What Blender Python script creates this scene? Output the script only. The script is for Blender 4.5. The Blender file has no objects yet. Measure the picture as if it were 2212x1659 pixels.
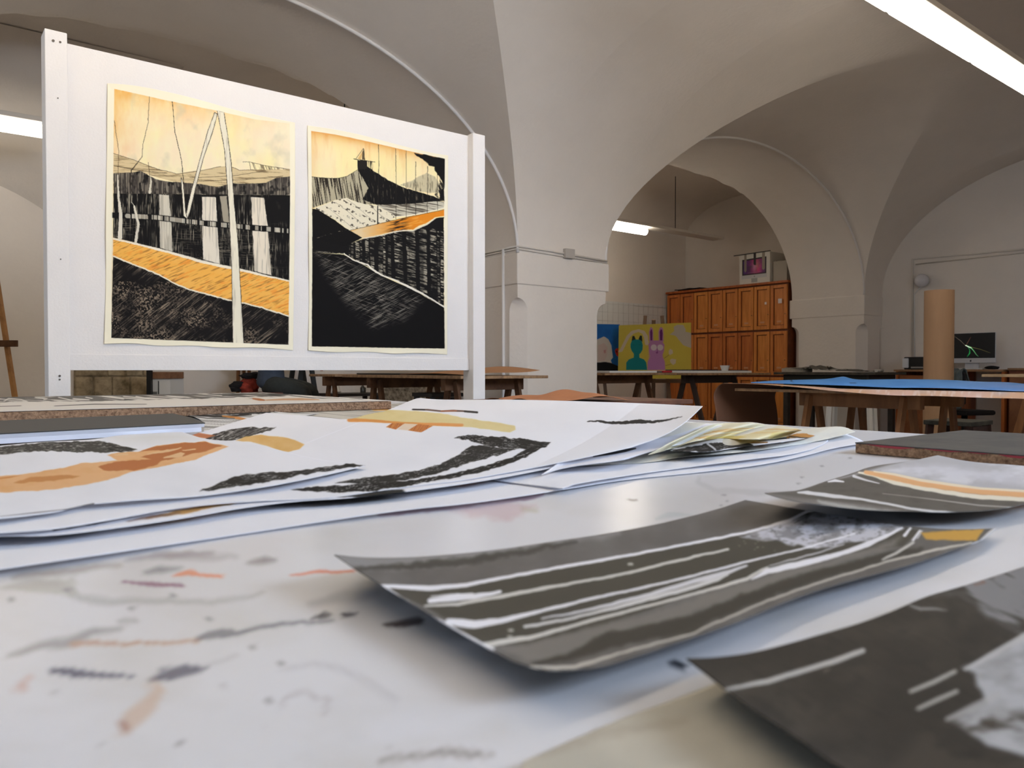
import bpy, bmesh, math, random
import numpy as np
from mathutils import Vector, Matrix
random.seed(4); R = random.Random(11)
S = bpy.context.scene
COL = S.collection
# ------------------------------------------------------------------ camera
# world axes follow the building: +X and +Y run along the two wall directions
TH = math.atan2(0.62, 0.785)          # heading of the camera, clockwise from +Y
PIT = math.atan(29.5/1660)
HC = 0.90
FP, CX, CY = 1660.0, 1106.0, 829.5
cam = bpy.data.cameras.new('camera'); camo = bpy.data.objects.new('camera', cam); COL.objects.link(camo)
cam.sensor_width = 36; cam.sensor_fit = 'HORIZONTAL'; cam.lens = FP/2212*36
cam.clip_start = 0.02; cam.clip_end = 60
camo.location = (0, 0, HC)
camo.rotation_euler = (math.pi/2-PIT, 0, -TH)
cam.dof.use_dof = True; cam.dof.focus_distance = 2.0; cam.dof.aperture_fstop = 13
S.camera = camo
# ------------------------------------------------------------------ world, exposure
w = bpy.data.worlds.new('world'); S.world = w; w.use_nodes = True
w.node_tree.nodes['Background'].inputs[0].default_value = (0.55, 0.72, 1.0, 1)
w.node_tree.nodes['Background'].inputs[1].default_value = 1.0
S.view_settings.view_transform = 'Standard'; S.view_settings.look = 'None'
S.view_settings.gamma = 1; S.view_settings.use_curve_mapping = False
S.view_settings.exposure = -0.04
S.cycles.use_denoising = True
S.cycles.max_bounces = 8; S.cycles.diffuse_bounces = 5
def area(name, loc, rot, sx, sy, power, col):
    l = bpy.data.lights.new(name, 'AREA'); l.shape = 'RECTANGLE'; l.size = sx; l.size_y = sy
    l.energy = power; l.color = col
    o = bpy.data.objects.new(name, l); COL.objects.link(o); o.location = loc; o.rotation_euler = rot
    return o
# daylight through the windows of the wall behind the camera and of the left wall
area('window_light', (3.2, -2.5, 2.5), (math.radians(-62), 0, math.pi), 2.2, 1.3, 245, (0.66, 0.79, 1.0))
area('window_light', (-4.9, 2.6, 1.95), (0, math.radians(-90), 0), 1.7, 2.2, 60, (0.58, 0.75, 1.0))
TUBE_E = 21.5

# ------------------------------------------------------------------ projection
ct, st, cp, sp = math.cos(TH), math.sin(TH), math.cos(PIT), math.sin(PIT)
FW = np.array([st*cp, ct*cp, -sp]); RT = np.array([ct, -st, 0.0]); UP = np.array([st*sp, ct*sp, cp])
def ray(x, y):
    x = np.asarray(x, float); y = np.asarray(y, float)
    return FW + ((x-CX)/FP)[..., None]*RT + ((CY-y)/FP)[..., None]*UP
def at_z(x, y, z):
    d = ray(x, y); t = (np.asarray(z)-HC)/d[..., 2]
    return np.array([0, 0, HC]) + d*t[..., None]
def at_u(x, y, u):
    d = ray(x, y); t = u/d[..., 0]; return np.array([0, 0, HC]) + d*t[..., None]
def at_v(x, y, v):
    d = ray(x, y); t = v/d[..., 1]; return np.array([0, 0, HC]) + d*t[..., None]
def at_d(x, y, depth):      # point of the pixel at a horizontal-forward depth
    d = ray(x, y); f = d[..., 0]*st + d[..., 1]*ct
    return np.array([0, 0, HC]) + d*(depth/f)[..., None] if np.ndim(f) else np.array([0, 0, HC]) + d*(depth/f)
def project(P):
    P = np.asarray(P, float) - np.array([0, 0, HC])
    f = P@FW
    return CX + FP*(P@RT)/f, CY - FP*(P@UP)/f

# ------------------------------------------------------------------ materials
MATS = {}
def s2l(c):
    c = np.asarray(c, float)/255.0
    return np.where(c <= 0.04045, c/12.92, ((c+0.055)/1.055)**2.4)
def mat(name, rgb, rough=0.6, noise=0.0, nscale=8, metal=0, bump=0, bscale=60, spec=0.5, emit=None, es=0, coat=0, rgb2=None, stretch=None, trans=0, alpha=None):
    if name in MATS: return MATS[name]
    m = bpy.data.materials.new(name); m.use_nodes = True; MATS[name] = m
    n = m.node_tree.nodes; L = m.node_tree.links; b = n['Principled BSDF']
    c = tuple(s2l(rgb))+(1,)
    b.inputs['Base Color'].default_value = c; b.inputs['Roughness'].default_value = rough
    b.inputs['Metallic'].default_value = metal; b.inputs['Specular IOR Level'].default_value = spec
    b.inputs['Coat Weight'].default_value = coat
    if trans: b.inputs['Transmission Weight'].default_value = trans
    tc = n.new('ShaderNodeTexCoord'); src = tc.outputs['Object']
    if stretch:
        mp = n.new('ShaderNodeMapping'); mp.inputs['Scale'].default_value = stretch
        L.new(src, mp.inputs[0]); src = mp.outputs[0]
    if noise or rgb2:
        t = n.new('ShaderNodeTexNoise'); t.inputs['Scale'].default_value = nscale; t.inputs['Detail'].default_value = 6
        t.inputs['Roughness'].default_value = 0.65
        L.new(src, t.inputs[0])
        r = n.new('ShaderNodeValToRGB'); L.new(t.outputs[0], r.inputs[0])
        c2 = s2l(rgb2) if rgb2 else np.array(c[:3])*(1-noise)
        r.color_ramp.elements[0].position = 0.33; r.color_ramp.elements[1].position = 0.62
        r.color_ramp.elements[0].color = tuple(c2)+(1,); r.color_ramp.elements[1].color = c
        L.new(r.outputs[0], b.inputs['Base Color'])
    if bump:
        t2 = n.new('ShaderNodeTexNoise'); t2.inputs['Scale'].default_value = bscale; t2.inputs['Detail'].default_value = 5
        L.new(src, t2.inputs[0])
        bp = n.new('ShaderNodeBump'); bp.inputs['Strength'].default_value = bump; bp.inputs['Distance'].default_value = 0.01
        L.new(t2.outputs[0], bp.inputs['Height']); L.new(bp.outputs[0], b.inputs['Normal'])
    if emit is not None:
        b.inputs['Emission Color'].default_value = tuple(s2l(emit))+(1,); b.inputs['Emission Strength'].default_value = es
    return m
def paint_mat(name, rough=0.6, spec=0.4, bump=0, bscale=200, coat=0, translucent=0):
    if name in MATS: return MATS[name]
    m = bpy.data.materials.new(name); m.use_nodes = True; MATS[name] = m
    n = m.node_tree.nodes; L = m.node_tree.links; b = n['Principled BSDF']
    a = n.new('ShaderNodeAttribute'); a.attribute_name = 'Col'
    L.new(a.outputs['Color'], b.inputs['Base Color'])
    b.inputs['Roughness'].default_value = rough; b.inputs['Specular IOR Level'].default_value = spec
    b.inputs['Coat Weight'].default_value = coat
    if translucent:
        tr = n.new('ShaderNodeBsdfTranslucent'); mx = n.new('ShaderNodeMixShader'); mx.inputs[0].default_value = translucent
        L.new(a.outputs['Color'], tr.inputs['Color']); L.new(b.outputs[0], mx.inputs[1]); L.new(tr.outputs[0], mx.inputs[2])
        L.new(mx.outputs[0], n['Material Output'].inputs['Surface'])
    if bump:
        tc = n.new('ShaderNodeTexCoord'); t2 = n.new('ShaderNodeTexNoise'); t2.inputs['Scale'].default_value = bscale
        L.new(tc.outputs['Object'], t2.inputs[0])
        bp = n.new('ShaderNodeBump'); bp.inputs['Strength'].default_value = bump; bp.inputs['Distance'].default_value = 0.002
        L.new(t2.outputs[0], bp.inputs['Height']); L.new(bp.outputs[0], b.inputs['Normal'])
    return m
PLASTER = mat('plaster', (226, 217, 206), 0.9, noise=0.06, nscale=1.3, bump=0.25, bscale=30, spec=0.2)
WHITEP = mat('white_panel_paint', (226, 221, 216), 0.6, noise=0.03, nscale=5, bump=0.12, bscale=120, spec=0.3)
WOOD = mat('pine_wood', (150, 105, 68), 0.7, rgb2=(112, 74, 46), nscale=7, stretch=(1, 1, 0.25), spec=0.3)
WOODD = mat('dark_pine_wood', (112, 78, 52), 0.75, rgb2=(80, 52, 34), nscale=7, spec=0.3)
ORANGEW = mat('orange_wood', (186, 102, 44), 0.45, rgb2=(146, 72, 26), nscale=9, stretch=(2, 2, 0.3), spec=0.4)
CHIP = mat('chipboard_edge', (172, 138, 108), 0.9, rgb2=(104, 76, 54), nscale=130, bump=0.6, bscale=200)
BLACK = mat('black_plastic', (18, 18, 19), 0.45)
BLACKM = mat('black_metal', (24, 24, 24), 0.5, metal=0.3)
WHITEM = mat('white_plastic', (225, 225, 222), 0.4)
KRAFT = mat('kraft_paper', (186, 134, 90), 0.85, noise=0.08, nscale=14)
GREYW = mat('grey_steel', (150, 150, 146), 0.4, metal=0.6)
PAPERW = mat('white_paper', (238, 238, 240), 0.7)

# ------------------------------------------------------------------ object helpers
def prop(o, label=None, cat=None, group=None, kind=None):
    if label: o['label'] = label
    if cat: o['category'] = cat
    if group: o['group'] = group
    if kind: o['kind'] = kind
    return o
def thing(name, label, cat, loc=(0, 0, 0), group=None):
    o = bpy.data.objects.new(name, None); COL.objects.link(o); o.location = tuple(float(c) for c in loc); o.empty_display_size = 0.1
    return prop(o, label, cat, group)
def root_of(o):
    T = Matrix.Identity(4)
    while o is not None:
        T = Matrix.LocRotScale(o.location, o.rotation_euler, o.scale) @ T
        if o.parent: T = o.matrix_parent_inverse @ T
        o = o.parent
    return T
def link(o, parent=None):
    COL.objects.link(o)
    if parent is not None:
        o.parent = parent; o.matrix_parent_inverse = root_of(parent).inverted()
    return o
def obj(name, bm, m, parent=None, smooth=None, bevel=0, bseg=2):
    me = bpy.data.meshes.new(name); bmesh.ops.recalc_face_normals(bm, faces=bm.faces[:]); bm.to_mesh(me); bm.free()
    for x in (m if isinstance(m, (list, tuple)) else [m]): me.materials.append(x)
    o = bpy.data.objects.new(name, me); link(o, parent)
    if smooth is not None:
        me.shade_smooth(); me.set_sharp_from_angle(angle=math.radians(smooth))
    if bevel:
        b = o.modifiers.new('bevel', 'BEVEL'); b.width = bevel; b.segments = bseg; b.limit_method = 'ANGLE'; b.angle_limit = math.radians(40)
    return o
def B(): return bmesh.new()
def box(bm, x0, x1, y0, y1, z0, z1, M=None, mi=0):
    vs = [bm.verts.new((x, y, z)) for x in (x0, x1) for y in (y0, y1) for z in (z0, z1)]
    if M is not None:
        for v in vs: v.co = M @ v.co
    for f in ((0, 1, 3, 2), (4, 6, 7, 5), (0, 4, 5, 1), (2, 3, 7, 6), (0, 2, 6, 4), (1, 5, 7, 3)):
        bm.faces.new([vs[i] for i in f]).material_index = mi
    return vs
def beam(bm, a, b, w, h, up=(0, 0, 1), mi=0):
    a = Vector(a); b = Vector(b); d = (b-a); L = d.length; d.normalize()
    upv = Vector(up); s = d.cross(upv)
    if s.length < 1e-4: s = d.cross(Vector((1, 0, 0)))
    s.normalize(); t = s.cross(d).normalized()
    M = Matrix((s, t, d)).transposed().to_4x4(); M.translation = a
    return box(bm, -w/2, w/2, -h/2, h/2, 0, L, M, mi)
def tube(bm, pts, r, seg=10, cap=True, mi=0):
    pts = [Vector(p) for p in pts]; rings = []
    rs = r if isinstance(r, (list, tuple)) else [r]*len(pts)
    n = None
    for i, p in enumerate(pts):
        d = (pts[min(i+1, len(pts)-1)]-pts[max(i-1, 0)]).normalized()
        if n is None:
            n = d.orthogonal().normalized()
        else:
            n = (n - d*n.dot(d)).normalized()
        t = d.cross(n)
        rings.append([bm.verts.new(p + (n*math.cos(a)+t*math.sin(a))*rs[i]) for a in [2*math.pi*k/seg for k in range(seg)]])
    for a, b in zip(rings, rings[1:]):
        for k in range(seg):
            f = bm.faces.new((a[k], a[(k+1) % seg], b[(k+1) % seg], b[k])); f.material_index = mi; f.smooth = True
    if cap:
        bm.faces.new(rings[0][::-1]).material_index = mi; bm.faces.new(rings[-1]).material_index = mi
def lathe(bm, prof, c=(0, 0, 0), seg=28, M=None):
    rings = []
    for r, z in prof:
        ring = [bm.verts.new((c[0]+r*math.cos(2*math.pi*k/seg), c[1]+r*math.sin(2*math.pi*k/seg), c[2]+z)) for k in range(seg)]
        rings.append(ring)
    for a, b in zip(rings, rings[1:]):
        for k in range(seg): bm.faces.new((a[k], a[(k+1) % seg], b[(k+1) % seg], b[k])).smooth = True
    if prof[0][0] > 1e-6: bm.faces.new(rings[0][::-1])
    if prof[-1][0] > 1e-6: bm.faces.new(rings[-1])
    if M is not None:
        for rg in rings:
            for v in rg: v.co = M @ v.co
def prism(bm, poly, d, mi=0):
    """poly: list of 3D points (planar); extrude by vector d"""
    a = [bm.verts.new(p) for p in poly]; b = [bm.verts.new(Vector(p)+Vector(d)) for p in poly]
    n = len(a)
    bm.faces.new(a[::-1]).material_index = mi; bm.faces.new(b).material_index = mi
    for i in range(n): bm.faces.new((a[i], a[(i+1) % n], b[(i+1) % n], b[i])).material_index = mi
def RZ(deg, loc=(0, 0, 0)):
    return Matrix.Translation(Vector(loc)) @ Matrix.Rotation(math.radians(deg), 4, 'Z')

# ------------------------------------------------------------------ numpy painter
def _h(ix, iy, s):
    n = (ix.astype(np.int64)*374761393 + iy.astype(np.int64)*668265263 + s*974711) & 0x7fffffff
    n = ((n ^ (n >> 13))*1274126177) & 0x7fffffff
    return ((n ^ (n >> 16)) & 0xffff)/65535.0
def vnoise(x, y, s=0):
    ix = np.floor(x); iy = np.floor(y); fx = x-ix; fy = y-iy
    fx = fx*fx*(3-2*fx); fy = fy*fy*(3-2*fy)
    a = _h(ix, iy, s); b = _h(ix+1, iy, s); c = _h(ix, iy+1, s); d = _h(ix+1, iy+1, s)
    return (a*(1-fx)+b*fx)*(1-fy)+(c*(1-fx)+d*fx)*fy
def fbm(x, y, s=0, o=4):
    r = 0; a = 0.5; t = 0
    for k in range(o):
        r = r + a*vnoise(x, y, s+k); t += a; x = x*2.03+11.3; y = y*2.03+5.7; a *= 0.5
    return r/t
class Canvas:
    """albedo of a painted sheet, evaluated at every vertex; shapes are in the photo's pixel frame"""
    def __init__(s, px, py, base, T=None):
        s.px = px.ravel(); s.py = py.ravel(); s.c = np.tile(np.array(base, float), (s.px.size, 1)); s.T = T
        if T: s.x = (s.px-T[0])*T[2]; s.y = (s.py-T[1])*T[2]
        else: s.x, s.y = s.px, s.py
    def mix(s, m, col, a=1.0):
        m = np.clip(m*a, 0, 1)[:, None]; s.c = s.c*(1-m)+np.asarray(col, float)*m if np.ndim(col) <= 1 else s.c*(1-m)+col*m
    def wob(s, amp, sc, seed=3):
        if not amp: return s.x, s.y
        return s.x+(fbm(s.x*sc, s.y*sc, seed, 3)-.5)*2*amp, s.y+(fbm(s.x*sc+50, s.y*sc+9, seed+7, 3)-.5)*2*amp
    def mask(s, P, soft=1.5, amp=0, sc=0.05, seed=3):
        x, y = s.wob(amp, sc, seed)
        P = np.asarray(P, float); ins = np.zeros(x.size, bool); d = np.full(x.size, 1e9)
        bb = (x > P[:, 0].min()-soft*2) & (x < P[:, 0].max()+soft*2) & (y > P[:, 1].min()-soft*2) & (y < P[:, 1].max()+soft*2)
        out = np.zeros(x.size)
        if not bb.any(): return out
        X, Y = x[bb], y[bb]; ins = np.zeros(X.size, bool); d = np.full(X.size, 1e9)
        for i in range(len(P)):
            a = P[i]; b = P[(i+1) % len(P)]
            if a[1] != b[1]:
                c = ((a[1] > Y) != (b[1] > Y)) & (X < (b[0]-a[0])*(Y-a[1])/(b[1]-a[1])+a[0]); ins ^= c
            ex, ey = b-a; L2 = ex*ex+ey*ey+1e-9
            t = np.clip(((X-a[0])*ex+(Y-a[1])*ey)/L2, 0, 1)
            d = np.minimum(d, np.hypot(X-a[0]-t*ex, Y-a[1]-t*ey))
        sd = np.where(ins, d, -d); out[bb] = np.clip(sd/soft+0.5, 0, 1)
        return out
    def smask(s, L, w, soft=1.2, amp=0, sc=0.05, seed=5):
        x, y = s.wob(amp, sc, seed); L = np.asarray(L, float); out = np.zeros(x.size)
        W = np.max(w)+soft*2
        bb = (x > L[:, 0].min()-W) & (x < L[:, 0].max()+W) & (y > L[:, 1].min()-W) & (y < L[:, 1].max()+W)
        if not bb.any(): return out
        X, Y = x[bb], y[bb]; best = np.full(X.size, -1e9)
        ws = np.broadcast_to(np.asarray(w, float), (len(L),))
        for i in range(len(L)-1):
            a = L[i]; b = L[i+1]; ex, ey = b-a; L2 = ex*ex+ey*ey+1e-9
            t = np.clip(((X-a[0])*ex+(Y-a[1])*ey)/L2, 0, 1)
            dd = (ws[i]*(1-t)+ws[i+1]*t)/2-np.hypot(X-a[0]-t*ex, Y-a[1]-t*ey)
            best = np.maximum(best, dd)
        out[bb] = np.clip(best/soft+0.5, 0, 1)
        return out
    def fill(s, P, col, a=1, soft=1.5, amp=0, sc=0.05, seed=3):
        m = s.mask(P, soft, amp, sc, seed); s.mix(m, col, a); return m
    def line(s, L, w, col, a=1, soft=1.2, amp=0, sc=0.05, seed=5, dry=0, ang=0, dsc=(0.02, 0.3)):
        m = s.smask(L, w, soft, amp, sc, seed)
        if dry: m = m*s.streak(ang, dsc, dry)
        s.mix(m, col, a); return m
    def streak(s, ang, sc, thr, seed=9, k=6):
        c, n = math.cos(math.radians(ang)), math.sin(math.radians(ang))
        u = s.x*c+s.y*n; v = -s.x*n+s.y*c
        return np.clip((fbm(u*sc[0], v*sc[1], seed, 3)-thr)*k, 0, 1)
def set_col(me, rgb):
    lin = s2l(np.clip(rgb, 0, 255)); a = me.color_attributes.new('Col', 'FLOAT_COLOR', 'POINT')
    out = np.ones((len(me.vertices), 4), np.float32); out[:len(lin), :3] = lin
    a.data.foreach_set('color', out.ravel())
def grid_mesh(name, P, m, col=None, parent=None, thick=0, smooth=True, flip=False):
    """P: (n,m,3) points"""
    n, k = P.shape[:2]; me = bpy.data.meshes.new(name)
    idx = np.arange(n*k).reshape(n, k)
    q = np.stack([idx[:-1, :-1], idx[:-1, 1:], idx[1:, 1:], idx[1:, :-1]], -1).reshape(-1, 4)
    if flip: q = q[:, ::-1]
    me.vertices.add(n*k); me.vertices.foreach_set('co', P.reshape(-1).astype(np.float32))
    me.loops.add(q.size); me.loops.foreach_set('vertex_index', q.ravel().astype(np.int32))
    me.polygons.add(len(q)); me.polygons.foreach_set('loop_start', np.arange(0, q.size, 4, dtype=np.int32))
    me.update(calc_edges=True)
    me.materials.append(m)
    if smooth: me.shade_smooth()
    if col is not None: set_col(me, col)
    o = bpy.data.objects.new(name, me); link(o, parent)
    if thick:
        sm = o.modifiers.new('thickness', 'SOLIDIFY'); sm.thickness = thick; sm.offset = -1
    return o
def poly_at(L, t):
    L = np.asarray(L, float); d = np.r_[0, np.cumsum(np.hypot(*(L[1:]-L[:-1]).T))]; d /= d[-1]
    return np.stack([np.interp(t, d, L[:, 0]), np.interp(t, d, L[:, 1])], -1)
def smoothp(L, it=2):
    L = [tuple(p) for p in L]
    for _ in range(it):
        o = [L[0]]
        for a, b in zip(L, L[1:]):
            o += [(a[0]*.75+b[0]*.25, a[1]*.75+b[1]*.25), (a[0]*.25+b[0]*.75, a[1]*.25+b[1]*.75)]
        L = o+[L[-1]]
    return L
def coons(top, right, bottom, left, n, m):
    """top: TL->TR, right: TR->BR, bottom: BL->BR, left: TL->BL ; returns (n rows, m cols, 2)"""
    s = np.linspace(0, 1, m); t = np.linspace(0, 1, n)
    T = poly_at(smoothp(top), s)[None]; Bm = poly_at(smoothp(bottom), s)[None]
    Lf = poly_at(smoothp(left), t)[:, None]; Rt = poly_at(smoothp(right), t)[:, None]
    ss = s[None, :, None]; tt = t[:, None, None]
    c00, c10, c01, c11 = map(np.array, (T[0, 0], T[0, -1], Bm[0, 0], Bm[0, -1]))
    return (1-tt)*T+tt*Bm+(1-ss)*Lf+ss*Rt-((1-ss)*(1-tt)*c00+ss*(1-tt)*c10+(1-ss)*tt*c01+ss*tt*c11)
# ================================================================== THE SETTING
Q = 2.38
UC = (-4.14, 1.66, 7.46); VC = (-3.14, 2.66)          # bay centres, half span 2.38
V1, V2, V3 = 5.04, 6.08, 8.36; UW = 10.32
def ell(t): return 1.0+1.54*math.sqrt(max(0, 1-t*t))
def par(x, C):
    for c in C:
        if abs(x-c) <= Q+1e-6: return max(-1, min(1, (x-c)/Q))
    return None
def ceil_rel(u, v):
    p = par(u, UC); q = par(v, VC)
    if v > V2+0.004:
        t = (v-7.22)/1.14; zb = 2.2+.55*math.sqrt(max(0, 1-t*t))
        return max(zb, ell(p)) if p is not None else zb
    if p is None and q is None: return 1.0
    if p is None: return ell(q)
    if q is None: return ell(p)
    return max(ell(p), ell(q))+.30*(1-p*p)*(1-q*q)
def lines(C, lo, hi):
    L = {lo, hi}
    for c in C:
        for k in range(49): L.add(round(c-Q*math.cos(math.pi*k/48), 5))
    return sorted(x for x in L if lo <= x <= hi)
def build_ceiling():
    us = lines(UC, -5.2, UW); vs = lines(VC, -2.6, V2)
    vs += [V2+0.006]+[7.22-1.134*math.cos(math.pi*k/16) for k in range(1, 17)]
    bm = B(); g = [[bm.verts.new((u, v, HC+ceil_rel(u, v))) for v in vs] for u in us]
    for i in range(len(us)-1):
        for j in range(len(vs)-1):
            a, b, c, d = g[i][j], g[i+1][j], g[i+1][j+1], g[i][j+1]
            um, vm = (us[i]+us[i+1])/2, (vs[j]+vs[j+1])/2; p = par(um, UC); q = par(vm, VC)
            if vm < V2 and p is None and q is None: continue
            if p is not None and q is not None and vm < V1 and p*q < 0: bm.faces.new((a, b, d)); bm.faces.new((b, c, d))
            elif p is not None and q is not None and vm < V1: bm.faces.new((a, b, c)); bm.faces.new((a, c, d))
            else: bm.faces.new((a, b, c, d))
    o = obj('ceiling', bm, PLASTER, smooth=24); prop(o, kind='structure')
build_ceiling()
def structure(name, bm, m, **k):
    o = obj(name, bm, m, **k); prop(o, kind='structure'); return o
FLOORM = mat('floor_cement', (150, 144, 136), 0.45, noise=0.25, nscale=3, bump=0.05)
bm = B(); box(bm, -5.2, UW+.2, -2.8, V3+.2, -0.1, 0); structure('floor', bm, FLOORM)
bm = B(); box(bm, UW, UW+.2, -2.8, V3, 0, 3.9); structure('wall_right', bm, PLASTER)
bm = B(); box(bm, -5.2, UW+.2, V3, V3+.2, 0, 3.9); structure('wall_back', bm, PLASTER)
def wall_with_hole(name, axis, pos, lo, hi, h0, h1, z0=1.1, z1=2.8):
    bm = B(); t0, t1 = sorted((pos, pos-.2))
    for a, b, c, d in ((lo, h0, 0, 3.9), (h1, hi, 0, 3.9), (h0, h1, 0, z0), (h0, h1, z1, 3.9)):
        if axis == 'y': box(bm, a, b, t0, t1, c, d)
        else: box(bm, t0, t1, a, b, c, d)
    structure(name, bm, PLASTER)
wall_with_hole('wall_front', 'y', -2.6, -5.2, UW, 2.0, 4.4, 1.7, 3.2)
wall_with_hole('wall_left', 'x', -5.0, -2.8, V3, 1.5, 3.7)
GLASS = mat('window_glass', (235, 245, 250), 0.02, trans=1.0, spec=0.5)
def window(n, axis, pos, h0, h1, z0=1.1, z1=2.8):
    t = bpy.data.objects.new('window_%d' % n, None); COL.objects.link(t); prop(t, kind='structure')
    t.location = ((h0+h1)/2, pos, z0) if axis == 'y' else (pos, (h0+h1)/2, z0)
    def bx(bm, a, b, c, d, th):
        if axis == 'y': box(bm, a, b, pos-th, pos+th, c, d)
        else: box(bm, pos-th, pos+th, a, b, c, d)
    bm = B(); w_ = .06
    for a, b, c, d in ((h0, h1, z0, z0+w_), (h0, h1, z1-w_, z1), (h0, h0+w_, z0+w_, z1-w_), (h1-w_, h1, z0+w_, z1-w_), ((h0+h1)/2-.03, (h0+h1)/2+.03, z0+w_, z1-w_)):
        bx(bm, a, b, c, d, .03)
    obj('window_frame', bm, WHITEM, t)
    bm = B(); bx(bm, h0+w_, h1-w_, z0+w_, z1-w_, .004); obj('pane', bm, GLASS, t)
window(1, 'y', -2.7, 2.0, 4.4, 1.7, 3.2); window(2, 'x', -5.1, 1.5, 3.7)

def pier(n, u0, u1, v0, v1, capu1=None, chamf=True):
    """square pier with an impost band and stopped chamfers"""
    cb, ctp = HC+.725, HC+.985
    bm = B()
    def ring(z, c):
        pts = [(u0+c, v0), (u1-c, v0), (u1, v0+c), (u1, v1-c), (u1-c, v1), (u0+c, v1), (u0, v1-c), (u0, v0+c)]
        return [bm.verts.new((x, y, z)) for x, y in pts]
    zs = [(0, .11)]; zt = HC+.50
    for k in range(11):
        a = k/10*math.pi/2; zs.append((zt+.11*math.sin(a), max(.0006, .11*math.cos(a))))
    zs += [(zt+.112, .0005), (cb, .0005), (HC+1.02, .0005)]
    rs = [ring(z, c) for z, c in zs]
    for a, b in zip(rs, rs[1:]):
        for k in range(8): bm.faces.new((a[k], a[(k+1) % 8], b[(k+1) % 8], b[k]))
    bm.faces.new(rs[0][::-1]); bm.faces.new(rs[-1])
    structure('column_%d' % n, bm, PLASTER, smooth=30)
    bm = B(); e = .035
    box(bm, u0-e*.3, u1+e, v0-e*.3, v1+e, cb, ctp)
    structure('trim_%d' % n, bm, PLASTER, bevel=.008)
pier(1, 4.04, 5.08, V1, V2)
pier(2, 9.84, UW+.05, V1, V2)
pier(3, -1.76, -.72, V1, V2)
pier(4, 4.04, 5.08, -.76, .28)
pier(5, 9.84, UW+.05, -.76, .28)
# light painted rib lines on the arrises of the two arches ahead
def rib(n, c):
    bm = B(); tube(bm, [(c-Q*math.cos(math.pi*k/60), V1+.0, HC+.99+1.54*math.sin(math.pi*k/60)-.004) for k in range(61)], .014, 8)
    structure('trim_%d' % n, bm, WHITEP)
rib(6, 1.66); rib(7, 7.46)
# cable ducts along the impost of the near column, with a junction box
CABLE = mat('duct_plastic', (214, 206, 194), .6)
zc = HC+1.035
bm = B()
tube(bm, [(4.03, 6.05, zc-.005), (4.03, 5.3, zc), (4.03, 5.03, zc+.005), (4.35, 5.03, zc), (5.09, 5.03, zc-.03)], .009, 8)
tube(bm, [(4.03, 6.05, zc-.025), (4.03, 5.03, zc-.018), (5.09, 5.03, zc-.05)], .006, 8)
o = obj('cable_duct', bm, CABLE); prop(o, 'thin pale cable duct along the impost of the near column', 'cable duct')
bm = B(); box(bm, 4.55, 4.66, 5.0, 5.039, zc-.05, zc+.035)
o = obj('junction_box', bm, mat('box_grey', (176, 168, 158), .5), bevel=.004); prop(o, 'small grey junction box on the near column above its impost band', 'junction box')
bm = B(); tube(bm, [(4.028, 5.22, .02), (4.028, 5.22, zc)], .014, 8)
o = obj('pipe', bm, WHITEP); prop(o, 'white vertical pipe down the left face of the near column', 'pipe')
# wall ducts on the right wall
bm = B(); x_ = UW-.012
p0 = at_u(1972, 560, x_); p1 = at_u(2230, 537, x_)
tube(bm, [(x_, p0[1], .95), tuple(p0), tuple(p1), (x_, p1[1]-1.5, p1[2]+.02)], .012, 8)
p2 = at_u(1978, 566, x_)
tube(bm, [(x_, p2[1], p2[2]-.03), (x_, p1[1]-1.5, p1[2]-.03)], .008, 8)
o = obj('cable_duct', bm, CABLE); prop(o, 'pale cable duct running up and across the right wall beside the globe lamp', 'cable duct')
# exposed stone patches in the back wall
def stone_mat():
    m = mat('exposed_stone', (176, 158, 128), .95, rgb2=(112, 98, 74), nscale=9, bump=1, bscale=14); return m
STONE = stone_mat()
bm = B(); a = at_v(160, 800, V3-.03); b = at_v(318, 800, V3-.03)
xs = np.linspace(a[0], b[0], 5); zz = [0.0, .28, .56, .84, 1.02]
for r_ in range(4):
    off = .12 if r_ % 2 else 0; X = [a[0]]+[x+off for x in xs[1:-1]]+[b[0]]
    for i in range(4): box(bm, X[i]+.006, X[i+1]-.006, V3-.045-.01*R.random(), V3, zz[r_]+.006, zz[r_+1]-.006)
box(bm, a[0], b[0], V3-.03, V3, 0, 1.02)
structure('trim_8', bm, STONE, bevel=.012)
bm = B(); a = at_v(822, 826, V3-.03); b = at_v(1000, 826, V3-.03)
box(bm, a[0], b[0], V3-.03, V3, 0, a[2])
structure('trim_9', bm, mat('rubble_stone', (186, 178, 166), .95, rgb2=(96, 90, 82), nscale=22, bump=1, bscale=25), bevel=.01)

# vault web over the wall arch at the far left
bm = B(); K_ = 40; ra = []; rb_ = []
for k in range(K_+1):
    a = math.pi*k/K_
    ra.append(bm.verts.new((-.5+1.85*math.cos(a), V3-.001, HC+1.0+.88*math.sin(a)))); rb_.append(bm.verts.new((-.5+2.5*math.cos(a), 7.3, HC+2.735)))
for k in range(K_): bm.faces.new((ra[k], ra[k+1], rb_[k+1], rb_[k]))
structure('trim_10', bm, PLASTER, smooth=40)

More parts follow.
